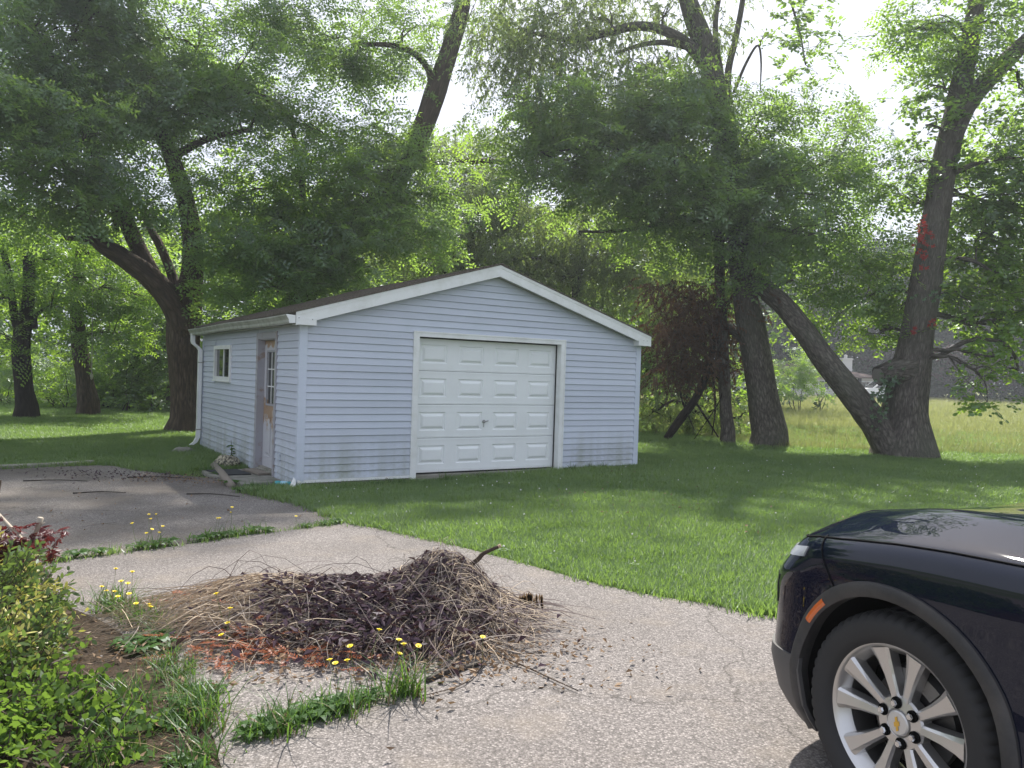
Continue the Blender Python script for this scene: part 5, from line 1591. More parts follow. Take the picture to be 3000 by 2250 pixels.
for si in range(2):
    for l in range(len(LV) - 1):
        for i in range(NCB - 1):
            a = si * K + l * NCB + i
            q = (a, a + 1, a + NCB + 1, a + NCB)
            fs.append(q if si else q[::-1])
            x = (cb[i][0] + ct[i][0]) / 2
            pillar = i in (17, 18, 33, 34, 44, 45, 46) or l in (0,) or l >= 4
            mi.append(0 if pillar else 1)
    for i in range(NCB - 1):
        a = si * K + (len(LV) - 1) * NCB + i
        b = len(vs)
        if si == 0:
            o = K
            fs.append((a, a + 1, a + 1 + o, a + o)); mi.append(0)
me = newmesh('cabin', vs, fs, [M['car_paint'], M['lamp_dark']], True, 35, None, mi)
link('cabin', me, car)
cw = MB(); pts = [(-.04 - .60 * abs(y / .8) ** 2.3, y) for y in [k * .08 for k in range(-9, 10)]]
for k in range(len(pts) - 1):
    (xa, ya), (xb, yb) = pts[k], pts[k + 1]
    za = ztop(xa) + hood_h(xa) * hood_g(ya / .87) + .008; zb = ztop(xb) + hood_h(xb) * hood_g(yb / .87) + .008
    cw.add([(xa, ya, za), (xb, yb, zb), (xb - .16, yb, zb + .03), (xa - .16, ya, za + .03)], [(0, 1, 2, 3)])
cw.build('cowl', M['seam'], car)
wi = MB(); wi.tube([(-.22, .55, 1.15), (-.17, .25, 1.165), (-.14, -.1, 1.16)], .009, 6); wi.build('wiper', M['seam'], car)
for s in (1, -1):
    mm = MB(); mm.lathe([(.02, -.06), (.09, -.05), (.11, 0), (.09, .05), (.02, .065)], 16)
    mm.v = [(p[2] * 1.1 - .80, s * (1.02 + p[0] * .95), 1.17 + p[1] * .72) for p in mm.v]
    if s < 0: mm.f = [tuple(reversed(f)) for f in mm.f]
    mr = mm.build('mirror', M['car_paint'], car, True); MB().box(-.84, -.76, min(s * .84, s * .95), max(s * .84, s * .95), 1.08, 1.12).build('mirror_arm', M['cladding'], mr)


# wheels
def wheel(x, s):
    root = empty('wheel', (x, s * .80, .385)); root.parent = car
    if s < 0: root.rotation_euler = (0, 0, math.pi)
    n = 168
    prof = [(.268, .098), (.276, .106), (.284, .116), (.30, .124), (.33, .129), (.352, .127), (.366, .120), (.377, .108), (.383, .094), (.386, .072), (.377, .068), (.377, .058), (.387, .054), (.387, .016), (.378, .012), (.378, -.012), (.387, -.016), (.387, -.054), (.377, -.058), (.377, -.068), (.386, -.072), (.377, -.108), (.352, -.127), (.30, -.124), (.268, -.1)]
    vs = []
    for k, (r, h) in enumerate(prof):
        for j in range(n):
            a = 2 * math.pi * j / n; rr = r
            if 6 <= k <= 9 and j % 3 == 0: rr -= .009
            if 12 <= k <= 13 and (j + 1) % 4 == 0: rr -= .004
            vs.append((rr * math.cos(a), h, rr * math.sin(a)))
    fs = [(k * n + j, (k + 1) * n + j, (k + 1) * n + (j + 1) % n, k * n + (j + 1) % n) for k in range(len(prof) - 1) for j in range(n)]
    newm = MB().add(vs, fs); newm.build('tyre', M['tyre'], root, True, 28)
    rim = MB()
    rim.lathe([(.262, -.10), (.240, -.06), (.236, .05), (.255, .085), (.262, .094), (.268, .1), (.274, .104), (.279, .102), (.279, .094), (.270, .09)], 72, 'Y', close=False)
    rm_ = rim.build('rim', M['alloy'], root, True, 30)
    # ten spokes in five pairs
    for k in range(5):
        for sd in (-1, 1):
            a0 = R(72 * k + 16); ah, ar_ = a0 + sd * R(14), a0 + sd * R(17)
            st = []
            for f in (0, .25, .55, .8, 1.0):
                r = .048 + (.258 - .048) * f
                a = ah + (ar_ - ah) * f
                wdt = itp(f, [(0, .021), (.25, .0175), (.55, .022), (.8, .030), (1, .040)])
                y = itp(f, [(0, .070), (.25, .076), (.55, .081), (.8, .088), (1, .096)])
                d = Vector((math.cos(a), 0, math.sin(a))); t_ = Vector((-d.z, 0, d.x))
                c = d * r
                st.append([c - t_ * (wdt + .004) + Vector((0, y - .045, 0)), c - t_ * wdt + Vector((0, y - .006, 0)), c - t_ * wdt * .55 * 1 + Vector((0, y + (.0 if sd > 0 else .003), 0)), c + t_ * wdt * .72 + Vector((0, y + (.003 if sd > 0 else 0), 0)), c + t_ * wdt + Vector((0, y - .008, 0)), c + t_ * (wdt + .004) + Vector((0, y - .045, 0))])
            mb = MB(); vv = [p for q in st for p in q]
            mb.add(vv, [(i * 6 + j, (i + 1) * 6 + j, (i + 1) * 6 + j + 1, i * 6 + j + 1) for i in range(4) for j in range(5)] + [(0, 1, 2, 3, 4, 5), (29, 28, 27, 26, 25, 24)])
            mb.build('spoke', M['alloy'], rm_, False)
    hb = MB(); hb.lathe([(.094, .025), (.094, .066), (.088, .075), (.05, .080), (.044, .074), (.0, .074)], 48, 'Y', close=False); hub_ = hb.build('hub', M['alloy'], root, True, 30)
    cpm = MB(); cpm.lathe([(.043, .07), (.043, .083), (.038, .087), (.0, .0885)], 40, 'Y', close=False); cap_ = cpm.build('centre_cap', M['cap_silver'], root, True, 30)
    bw = [(-.024, .004), (-.009, .004), (-.0065, .0105), (.0095, .0105), (.007, .004), (.024, .004), (.020, -.005), (.005, -.005), (.0025, -.0115), (-.0135, -.0115), (-.011, -.005), (-.028, -.005)]
    MB().prism([(a * .17 - b * .985, .0885, a * .985 + b * .17) for a, b in bw], (0, .0025, 0)).build('emblem', M['gold'], cap_)
    for k in range(6):
        a = R(60 * k + 20); cx, cz = .069 * math.cos(a), .069 * math.sin(a)
        r_ = MB(); r_.lathe([(.0205, .070), (.0205, .0825), (.0, .0826)], 20, 'Y', (cx, 0, cz), close=False); rc = r_.build('lug_recess', M['seam'], root, True, 30)
        l_ = MB(); l_.lathe([(.0125, .078), (.0125, .094), (.0095, .099), (.0, .0995)], 6, 'Y', (cx, 0, cz), close=False); l_.build('lug_nut', M['chrome'], rc)
    dk = MB(); dk.lathe([(.06, .0), (.165, .002), (.168, -.02), (.06, -.022)], 48, 'Y', close=False); dk.build('brake_disc', M['disc'], root, True, 30)
    cp_ = MB()
    for k in range(9):
        a = R(75 + k * 7)
        if k: pa, pb = prev, [Vector((math.cos(a) * r, h, math.sin(a) * r)) for r, h in ((.13, .01), (.13, .035), (.185, .035), (.195, .0))]; cp_.add(pa + pb, [(0, 1, 5, 4), (1, 2, 6, 5), (2, 3, 7, 6)])
        prev = [Vector((math.cos(a) * r, h, math.sin(a) * r)) for r, h in ((.13, .01), (.13, .035), (.185, .035), (.195, .0))]
    cp_.build('caliper', M['alloy_dark'], root, True, 30)
    bk = MB(); bk.lathe([(.0, -.06), (.24, -.07)], 40, 'Y', close=False); bk.build('backing_plate', M['seam'], root)
    return root


for x in WHX:
    for s in (1, -1): wheel(x, s)
# ------------------------------------------------------------------ step, rock and litter by the side door
def gl(a, b, z=0): return GC + GA * a + GB * b + Vector((0, 0, z))


def gpt(a, b): p = gl(a, b); return Vector((p.x, p.y, gz(p.x, p.y)))


M['flagstone'] = mat('flagstone', (0.24, 0.23, 0.20), 0.9)
_t = NT(M['flagstone']); _v = _t.coord('Object'); _t.base(_t.mix(_t.ramp(_t.noise(_v, 5, 6, .65), [(.35, 0.0), (.7, 1.0)]), (0.27, 0.26, 0.225), (0.13, 0.13, 0.10))); _t.bump(_t.noise(_v, 25, 5), .5, .01)
M['mat_rubber'] = mat('mat_rubber', (0.025, 0.027, 0.032), 0.8)
M['board_grey'] = mat('board_grey', (0.22, 0.19, 0.155), 0.85)
M['rock_pale'] = mat('rock_pale', (0.4, 0.37, 0.27), 0.95)
_t = NT(M['rock_pale']); _v = _t.coord('Object'); _t.base(_t.mix(_t.ramp(_t.noise(_v, 26, 5, .7), [(.42, 0.0), (.56, 1.0)]), (0.48, 0.44, 0.32), (0.07, 0.065, 0.05))); _t.bump(_t.noise(_v, 20, 5), .8, .02)


def slab_poly(name, pts, top, th, m, label, cat, group=None):
    """flat irregular piece from shed-local outline points"""
    g0 = min(gpt(a, b).z for a, b in pts)
    mb = MB(); w = [Vector((gl(a, b).x, gl(a, b).y, g0 + top - th)) for a, b in pts]
    mb.prism(w, (0, 0, th))
    o = mb.build(name, M[m]); bmx = bmesh.new(); bmx.from_mesh(o.data); bmesh.ops.recalc_face_normals(bmx, faces=bmx.faces)
    bmesh.ops.bevel(bmx, geom=[e for e in bmx.edges], offset=.008, segments=2, affect='EDGES'); bmx.to_mesh(o.data); bmx.free()
    return tag(o, label, cat, group)


slab_poly('flagstone', [(-.05, .42), (-.62, .30), (-.80, .62), (-.66, 1.05), (-.06, 1.02)], .055, .08, 'flagstone', 'pale flagstone by the torn corner of the garage', 'flagstone', 'flagstones at the side door')
slab_poly('flagstone', [(-.05, 1.06), (-.66, 1.09), (-.86, 1.36), (-.84, 2.0), (-.05, 2.0)], .05, .08, 'flagstone', 'flagstone under the dark rubber mat', 'flagstone', 'flagstones at the side door')
slab_poly('door_mat', [(-.28, 1.25), (-.72, 1.28), (-.80, 1.92), (-.34, 1.88)], .068, .018, 'mat_rubber', 'black rubber mat on the flagstone by the side door', 'mat')
slab_poly('loose_board', [(-.04, 1.15), (-.22, 1.12), (-.30, 1.75), (-.10, 1.80)], .085, .03, 'board_grey', 'loose weathered board beside the door mat', 'board')


def rock(name, c, r, m, label, seed=1.0):
    bmx = bmesh.new(); bmesh.ops.create_icosphere(bmx, subdivisions=3, radius=1)
    for v in bmx.verts:
        k = 1 + .28 * mnoise.noise(v.co * 1.4 + Vector((seed, 0, 0))) + .10 * mnoise.noise(v.co * 4 + Vector((seed, 3, 0)))
        v.co = Vector((v.co.x * r[0] * k, v.co.y * r[1] * k, v.co.z * r[2] * k))
    me = bpy.data.meshes.new(name); bmx.to_mesh(me); bmx.free(); me.materials.append(M[m]); me.polygons.foreach_set('use_smooth', np.ones(len(me.polygons), dtype=bool))
    return tag(link(name, me, None, c), label, 'rock')


p = GX(490, 1008); rock('rock', p + Vector((0, 0, .07)), (.20, .15, .14), 'rock_pale', 'pale pitted rock at the end of the flagstones', 2.0)
p = GX(395, 978); rock('rock', p + Vector((0, 0, .02)), (.22, .12, .09), 'flagstone', 'grey half-buried rock in the lawn near the downspout', 5.0)
sb = MB(); sb.box(-.35, -.05, 6.0, 6.22, -.13, -.085); q = sb.build('splash_block', M['white_metal'], None); q.location = GC; q.rotation_euler = (0, 0, GYAW)
tag(q, 'small white splash block under the garage downspout', 'splash block')
# timber edging of the bed by the step
a, b = GX(462, 1012), GX(500, 1054)
tb = MB(); tb.tube([a + Vector((0, 0, .04)), (a + b) / 2 + Vector((0, 0, .045)), b + Vector((0, 0, .03))], [.06, .062, .055], 10, 0, True, .1, 2.0)
tag(tb.build('log_edging', M['board_grey'], None, True, uv=True), 'old log lying along the edge of the flagstones', 'log')
# crushed teal bottle
M['bottle_teal'] = mat('bottle_teal', (0.05, 0.30, 0.33), 0.15); M['bottle_label'] = mat('bottle_label', (0.35, 0.62, 0.75), 0.4)
p = GX(614, 1053) + Vector((0, 0, .05))
bt = MB(); bt.lathe([(.0, -.13), (.036, -.128), (.04, -.11), (.038, -.06), (.038, .05), (.04, .07), (.03, .105), (.014, .125), (.014, .15), (.0, .15)], 18, close=False)
bt.v = [(z, x, y) for x, y, z in bt.v]
bo = bt.build('bottle', M['bottle_teal'], None, True, 40, loc=p, rot=(0, .05, R(8)))
tag(bo, 'small teal plastic bottle lying by the torn garage corner', 'bottle')
lb = MB(); lb.lathe([(.0392, -.05), (.0392, .04)], 18, close=False); lb.v = [(z, x, y) for x, y, z in lb.v]; lb.build('bottle_wrap', M['bottle_label'], bo, True)


# ------------------------------------------------------------------ weeds, bed plants
def blades_mesh(name, n, h0, h1, w, spread, m, lean=(.2, 1.0), broad=0, straw=0.0):
    mb = MB()
    for k in range(n):
        blade(mb, (random.gauss(0, spread), random.gauss(0, spread), -.01), random.uniform(0, 6.28), random.uniform(h0, h1), w * random.uniform(.7, 1.2), random.uniform(*lean), 1 if random.random() < straw else 0)
    for k in range(broad):                            # dandelion-like rosette leaves
        a = k * 6.28 / max(1, broad) + random.uniform(-.2, .2); L = random.uniform(.08, .16); d = Vector((math.cos(a), math.sin(a), 0)); s = Vector((-d.y, d.x, 0))
        vs = []
        for j, (f, ww) in enumerate(((0, .004), (.3, .016), (.45, .011), (.6, .022), (.75, .016), (1, .001))):
            c = d * L * f + Vector((0, 0, .01 + .05 * math.sin(f * 2.4)))
            vs += [c - s * ww, c + s * ww]
        mb.add(vs, [(2 * j, 2 * j + 1, 2 * j + 3, 2 * j + 2) for j in range(5)], 0)
    return newmesh(name, mb.v, mb.f, m, False, None, None, mb.m)


for k_ in ('weed_leaf', 'maple_red'):
    pass
leaf_mat('weed_plain', (0.055, 0.12, 0.025), (0.09, 0.17, 0.035), (0.20, 0.36, 0.05), .45, .02, False)
leaf_mat('straw_blade', (0.22, 0.17, 0.09), (0.30, 0.24, 0.13), (0.3, 0.24, 0.12), .3, .03, False)
WM = [blades_mesh('weed_clump', 46, .05, .17, .005, .07, [M['weed_plain'], M['straw_blade']], broad=9, straw=.1) for _ in range(4)]
GM_ = [blades_mesh('grass_clump', 60, .10, .34, .0055, .06, [M['weed_plain'], M['straw_blade']], (.3, 1.3), straw=.12) for _ in range(4)]
RM = [blades_mesh('weed_clump', 14, .03, .09, .004, .05, [M['weed_plain'], M['straw_blade']], broad=16, straw=.1) for _ in range(3)]


def plant(me_list, u, v, size, name, label, cat, group, dz=.012):
    p = GX(u, v)
    o = link(name, random.choice(me_list), None, p + Vector((0, 0, dz)), (0, 0, random.uniform(0, 6.28)))
    o.scale = (size, size, size * random.uniform(.85, 1.15))
    return tag(o, label, cat, group)


JL = 'ragged green weed growing in the crack across the driveway'
for u, v, s in ((110, 1217, .9), (165, 1208, 1.0), (215, 1203, .8), (300, 1190, .9), (335, 1186, 1.0), (365, 1180, .9), (430, 1172, .9), (455, 1168, 1.1), (480, 1164, .9), (505, 1160, .8), (545, 1156, 1.0), (575, 1153, .8), (660, 1143, .7), (700, 1138, .8), (725, 1134, .7), (60, 1228, 1.0), (25, 1235, 1.1)):
    plant(WM + RM, u, v, s, 'weed', JL, 'weed', 'weeds in the driveway crack')
for u, v, s in ((240, 1330, 1.1), (262, 1322, 1.0), (285, 1345, 1.1), (305, 1360, 1.0), (330, 1368, .9), (225, 1310, .9), (350, 1385, .9)):
    plant(GM_, u, v, s * .75, 'grass_clump', 'upright green grass tuft with yellow flowers beside the variegated shrub', 'grass', 'grass tufts beside the variegated shrub')
for u, v, s in ((365, 1440, .9), (385, 1470, 1.0), (350, 1480, .9), (395, 1500, .8), (330, 1450, .7), (410, 1455, .7)):
    plant(GM_, u, v, s * .6, 'grass_clump', 'sprawling grass clump at the edge of the planting bed', 'grass', 'grass clumps at the bed edge')
for u, v, s in ((330, 1400, 1.3), (300, 1420, 1.2), (275, 1405, 1.1), (350, 1405, 1.1)):
    plant(RM, u, v, s * .8, 'weed', 'broad flat-leaved weed rosette below the grass tufts', 'weed', 'weed rosettes below the grass tufts')
for u, v, s in ((540, 1600, 1.0), (575, 1585, 1.1), (605, 1575, 1.0), (640, 1565, 1.1), (672, 1550, 1.0), (705, 1545, 1.1), (735, 1535, 1.0), (765, 1528, .9), (800, 1518, .9), (860, 1512, 1.1), (875, 1508, .9), (690, 1560, 1.0), (620, 1592, .9), (750, 1550, .8)):
    plant(WM + GM_[:2], u, v, s * .8, 'weed', 'green weed sprouting along the front edge of the brush pile', 'weed', 'weeds in front of the brush pile')
for k in range(30):
    u, v = random.uniform(200, 470), random.uniform(1500, 1720)
    plant(GM_ + WM, u, v, random.uniform(.45, .8), 'grass_clump', 'long grass clump in the near planting bed', 'grass', 'grass clumps in the near planting bed')
for u, v in ((1235, 1016), (1222, 1018), (1275, 1013), (1300, 1011), (1340, 1006), (1365, 1003), (1385, 998), (960, 1036), (1040, 1030), (1130, 1024)):
    plant(GM_ + WM, u, v + 3, random.uniform(.5, .8), 'weed', 'dark weed growing against the front of the garage', 'weed', 'weeds along the front of the garage', 0)
for u, v in ((770, 1054), (810, 1051), (850, 1046), (870, 1044), (700, 1060), (745, 1058)):
    plant(WM, u, v + 2, random.uniform(.8, 1.2), 'weed', 'weed rooted at the exposed concrete foot of the garage', 'weed', 'weeds at the concrete foot', 0)
for u, v in ((560, 1068), (590, 1066), (545, 1058), (520, 1064), (625, 1072), (500, 1050), (470, 1030), (450, 1022)):
    plant(WM + RM, u, v, random.uniform(.9, 1.3), 'weed', 'weed growing round the flagstones at the side door', 'weed', 'weeds round the flagstones', 0)
# leafy sapling against the side wall
sp_ = tag(empty('sapling', gpt(-.18, 3.0)), 'small dark leafy sapling against the garage side wall', 'sapling')
mb = MB(); st_ = MB(); st_.tube([(0, 0, -.05), (.02, 0, .2), (0, .02, .42)], [.01, .008, .004], 6)
for k in range(22):
    f = random.uniform(.2, 1); a = random.uniform(0, 6.28); leaflet(mb, Vector((.01, .01, .42 * f)), Vector((math.cos(a), math.sin(a), -.2)).normalized(), Vector((0, 0, 1)), random.uniform(.10, .16), .05, 0, True)
st_.build('stem', M['twig'], sp_); mb.build('foliage', M['weed_plain'], sp_)['kind'] = 'stuff'
# yellow flowers on thin stems
M['flower_yellow'] = mat('flower_yellow', (0.80, 0.62, 0.02), 0.6); M['stem_green'] = mat('stem_green', (0.12, 0.16, 0.05), 0.8)


def flower_mesh(h):
    mb = MB(); mb.tube([(0, 0, 0), (.01, .005, h * .5), (.015, -.005, h)], [.0018, .0015, .0012], 4, 0)
    c = Vector((.015, -.005, h))
    for k in range(14):
        a = k * 6.28 / 14; d = Vector((math.cos(a), math.sin(a), .25)); s = Vector((-d.y, d.x, 0)) * .005
        mb.add([c, c + d * .010 + s, c + d * .016, c + d * .010 - s], [(0, 1, 2, 3)], 1)
    mb.lathe([(.003, h - .006), (.007, h), (.005, h + .007), (.0, h + .008)], 8, c=(.015, -.005, 0), mi=1)
    return newmesh('flower', mb.v, mb.f, [M['stem_green'], M['flower_yellow']], False, None, None, mb.m)


FM = [flower_mesh(h) for h in (.14, .19, .24, .29)]
for grp, lab, pts in (('yellow flowers in the crack', 'yellow dandelion-like flower standing in the driveway crack', ((300, 1192), (312, 1190), (322, 1188), (335, 1188), (343, 1186), (350, 1184), (318, 1186), (330, 1183), (462, 1166), (470, 1165), (478, 1163), (495, 1160), (640, 1146))),
                      ('yellow flowers by the variegated shrub', 'yellow dandelion-like flower above the tufts by the variegated shrub', ((225, 1330), (233, 1335), (262, 1345), (270, 1342), (278, 1340), (285, 1350), (295, 1358), (305, 1385), (318, 1368), (240, 1352), (255, 1356), (215, 1318))),
                      ('yellow flowers at the brush pile', 'yellow dandelion-like flower at the front of the brush pile', ((495, 1395), (500, 1400), (488, 1418), (498, 1425), (795, 1470), (843, 1490), (841, 1500), (878, 1508), (780, 1525), (760, 1520), (730, 1518), (738, 1520), (885, 1500), (1038, 1448)))):
    for u, v in pts:
        p = GX(u, v); o = link('flower', random.choice(FM), None, p + Vector((0, 0, .012)), (random.gauss(0, .12), random.gauss(0, .12), random.uniform(0, 6)))
        tag(o, lab, 'flower', grp)

# planting bed soil
M['soil'] = mat('soil', (0.06, 0.045, 0.033), 0.95, spec=.1)
_t = NT(M['soil']); _v = _t.coord('Object'); _t.base(_t.ramp(_t.noise(_v, 14, 6, .7), [(.3, (0.028, 0.022, 0.017)), (.55, (0.075, 0.055, 0.04)), (.75, (0.16, 0.12, 0.085))])); _t.bump(_t.noise(_v, 30, 6, .7), 1, .04)
bp = [GX(u, v) for u, v in ((-60, 1262), (60, 1246), (130, 1300), (230, 1346), (300, 1395), (345, 1440), (400, 1475), (420, 1540), (470, 1590), (490, 1650), (495, 1760), (200, 1900), (-200, 1900))]
bq = [Vector(p) for p in catmull([tuple(p) for p in bp], 60)]
cc = Vector((-2.6, 3.4, 0)); vs, fs = [], []
for i, p in enumerate(bq):
    for k, f in enumerate((1, .96, .8, .5, .2)):
        x, y = cc.x + (p.x - cc.x) * f, cc.y + (p.y - cc.y) * f
        vs.append((x, y, gz(x, y) + (.0 if k == 0 else .03 + .025 * (1 - f)) + (.03 * mnoise.noise((x * 3, y * 3, 0)) if k > 1 else 0)))
n5 = 5
vs.append((cc.x, cc.y, gz(cc.x, cc.y) + .06))
fs = [(i * n5 + k, ((i + 1) % 60) * n5 + k, ((i + 1) % 60) * n5 + k + 1, i * n5 + k + 1) for i in range(60) for k in range(4)] + [(i * n5 + 4, ((i + 1) % 60) * n5 + 4, len(vs) - 1) for i in range(60)]
so_ = link('planting_bed', newmesh('planting_bed', vs, fs, M['soil'], True)); tag(so_, 'dark soil of the planting bed beside the driveway', None, None, 'structure')
bmx = bmesh.new(); bmx.from_mesh(so_.data); bmesh.ops.recalc_face_normals(bmx, faces=bmx.faces); bmx.to_mesh(so_.data); bmx.free()


# variegated shrub
def euo_spray(yellow):
    mb = MB(); L = .20
    mb.tube([(0, 0, 0), (L * .5, 0, .01), (L, 0, .03)], [.003, .0022, .0015], 4, 1)
    for k in range(11):
        f = .1 + .9 * k / 10; a = (k % 4) * 1.57 + random.uniform(-.3, .3)
        d = Vector((.8, math.cos(a), math.sin(a))).normalized(); nrm = d.cross(rv()).normalized()
        leaflet(mb, Vector((L * f, 0, .03 * f)), d, nrm, random.uniform(.032, .052), .017, 0, True)
    return mb


for q in range(3):
    proto('euo_green_%d' % q, euo_spray(0), [M['euonymus_leaf'], M['twig']])
    proto('euo_yellow_%d' % q, euo_spray(1), [M['euonymus_yellow'], M['twig']])
    proto('weedy_%d' % q, broad_spray(q, 14, .16, (.022, .042), .02), [M['weed_leaf'], M['twig']])


def dome(name, label, cat, c, rad, n, names, up_bias=.9, frac=None, stem=True, seed=0):
    """shrub as sprays on and in a dome, twigs pointing outwards"""
    root = tag(empty(name, c), label, cat)
    u = rng.normal(0, 1, (n, 3)); u[:, 2] = np.abs(u[:, 2]); u /= np.linalg.norm(u, axis=1)[:, None]
    lump = np.array([1 + .38 * mnoise.noise((a * 2.3 + seed, b * 2.3, d * 2.3)) for a, b, d in u])
    p = u * (rng.uniform(.35, 1, (n, 1)) ** .45) * np.array(rad) * lump[:, None]
    p[:, 2] = np.maximum(p[:, 2] * 1.0, .02)
    yaw = np.arctan2(u[:, 1], u[:, 0]) + rng.normal(0, .5, n)
    pit = -(np.arcsin(np.clip(u[:, 2], -1, 1)) * up_bias) + rng.normal(0, .35, n)
    rot = np.c_[rng.uniform(0, 6.28, n), pit, yaw]
    var = rng.integers(0, 3, n)
    if frac is not None:
        yel = rng.uniform(0, 1, n) < np.clip(frac * (1.2 * u[:, 2] + .5) * (.6 + 1.2 * np.array([mnoise.noise((a * 4 + seed, b * 4, d * 4)) > .05 for a, b, d in p])), 0, .9)
        var = var + 3 * yel
    scatter('foliage', p, rot, rng.uniform(.75, 1.25, n), np.clip(rng.normal(.5, .3, n), 0, 1), names, var, root)
    if stem:
        mb = MB()
        for k in range(14):
            a = random.uniform(0, 6.28); e = Vector((math.cos(a) * rad[0] * .6, math.sin(a) * rad[1] * .6, rad[2] * random.uniform(.5, .9)))
            branch(mb, Vector((random.gauss(0, .05), random.gauss(0, .05), -.05)), e, .01, .004, .15, 5, 5)
        mb.build('stems', M['twig'], root)['kind'] = 'stuff'
    return root


EN = ['euo_green_0', 'euo_green_1', 'euo_green_2', 'euo_yellow_0', 'euo_yellow_1', 'euo_yellow_2']
def gv(x, y, dz=.03): return Vector((x, y, gz(x, y) + dz))
dome('variegated_shrub', 'variegated shrub with green and yellow leaves below the red maple', 'shrub', gv(-2.98, 4.42), (.40, .38, .32), 430, EN, frac=.24, seed=1)
dome('variegated_shrub', 'low variegated shrub spreading towards the grass tufts', 'shrub', gv(-2.52, 3.85), (.28, .28, .19), 220, EN, frac=.16, seed=5)
dome('variegated_shrub', 'small yellow-leaved shrub shoot under the red maple', 'shrub', gv(-3.42, 5.2), (.18, .18, .22), 90, EN, frac=.75, seed=9)
WN = ['weedy_0', 'weedy_1', 'weedy_2']
dome('ground_cover', 'leafy green ground cover filling the near planting bed', 'ground cover', gv(-2.28, 3.3, .02), (.46, .40, .13), 330, WN, .8, None, False, 3)
dome('ground_cover', 'leafy ground cover at the corner of the planting bed by the weeds', 'ground cover', gv(-1.80, 3.12, .02), (.30, .28, .07), 70, WN, .8, None, False, 7)
# red maple twig with a pale dead snag
mp = tag(empty('red_maple', gv(-3.62, 5.5)), 'small red-leaved maple with a pale dead snag', 'maple')
mb = MB(); mb.tube([(0, 0, -.05), (.03, .02, .3), (.06, .0, .55), (.1, -.02, .72)], [.022, .018, .013, .008], 8, 0, True, .1)
mb.build('stem', M['bark_brown'], mp, True, uv=True)
M['dead_wood'] = mat('dead_wood', (0.36, 0.31, 0.25), 0.9)
a = PX(62, 1180, 5.45) - mp.location; b = PX(82, 1140, 5.4) - mp.location; c = PX(88, 1118, 5.4) - mp.location
sn = MB(); sn.tube([Vector((.06, 0, .5)), a, b, c], [.012, .014, .014, .02], 8, 0, True, .25); sn.tube([b, PX(97, 1128, 5.4) - mp.location], [.006, .003], 5)
sn.build('dead_snag', M['dead_wood'], mp, True)


def maple_spray(q):
    mb = MB()
    for k in range(7):
        p = Vector((.11 * k / 6, 0, 0)); a0 = random.uniform(0, 6.28)
        for j in range(5):
            a = a0 + (j - 2) * .55; d = Vector((math.cos(a), math.sin(a), -.35 + random.gauss(0, .15))).normalized()
            leaflet(mb, p + Vector((0, 0, .01)), d, (Vector((0, 0, 1)) + rv() * .2).normalized(), random.uniform(.04, .06), .012)
    return mb


for q in range(3): proto('maple_spray_%d' % q, maple_spray(q), [M['maple_red']])
n = 150
cen = np.array(PX(22, 1192, 5.4) - mp.location)
p = rng.normal(0, 1, (n, 3)) * np.array([.13, .13, .075]) + cen
scatter('crown', p, np.c_[rng.normal(0, .4, n), rng.normal(.3, .4, n), rng.uniform(0, 6.28, n)], rng.uniform(.8, 1.2, n), rng.uniform(0, 1, n), ['maple_spray_%d' % q for q in range(3)], None, mp)

# ------------------------------------------------------------------ brush pile
PC = Vector((-.92, 4.80, 0))


def ph(x, y):
    h = .20 * math.exp(-((x + 1.05) / .75) ** 2 - ((y - 4.80) / .42) ** 2)
    h += .25 * math.exp(-((x + .42) / .27) ** 2 - ((y - 5.05) / .26) ** 2)
    h += .10 * math.exp(-((x + .20) / .24) ** 2 - ((y - 4.85) / .35) ** 2)
    h += .10 * math.exp(-((x + 1.7) / .35) ** 2 - ((y - 4.95) / .35) ** 2)
    return h


pile = tag(empty('brush_pile', gv(PC.x, PC.y, 0)), 'heap of dry brush and dead leaves dumped on the driveway', 'brush pile')
PO = Vector(pile.location)
M['stem_tan'] = mat('stem_tan', (0.50, 0.40, 0.29), 0.9); M['stem_grey'] = mat('stem_grey', (0.33, 0.28, 0.24), 0.9); M['stem_dark'] = mat('stem_dark', (0.12, 0.09, 0.085), 0.9)
leaf_mat('litter_dark', (0.065, 0.042, 0.055), (0.15, 0.10, 0.115), (0.10, 0.05, 0.04), .15, .01, False); leaf_mat('litter_tan', (0.27, 0.185, 0.12), (0.34, 0.25, 0.17), (0.3, 0.2, 0.1), .2, .01, False); leaf_mat('litter_orange', (0.30, 0.085, 0.03), (0.40, 0.13, 0.05), (0.4, 0.12, 0.04), .25, .02, False)
# core mound
vs, fs = [], []
NX, NY = 46, 30
for j in range(NY):
    for i in range(NX):
        x = -2.3 + 2.9 * i / (NX - 1); y = 3.95 + 1.75 * j / (NY - 1)
        h = ph(x, y); z = gz(x, y) + h * .9 - .03 + (.05 * mnoise.noise((x * 6, y * 6, 1)) + .03 * mnoise.noise((x * 15, y * 15, 4))) * min(1, h * 8)
        vs.append((x - PO.x, y - PO.y, z - PO.z))
fs = [(j * NX + i, j * NX + i + 1, (j + 1) * NX + i + 1, (j + 1) * NX + i) for j in range(NY - 1) for i in range(NX - 1)]
link('core', newmesh('core', vs, fs, M['stem_dark'], True), pile)


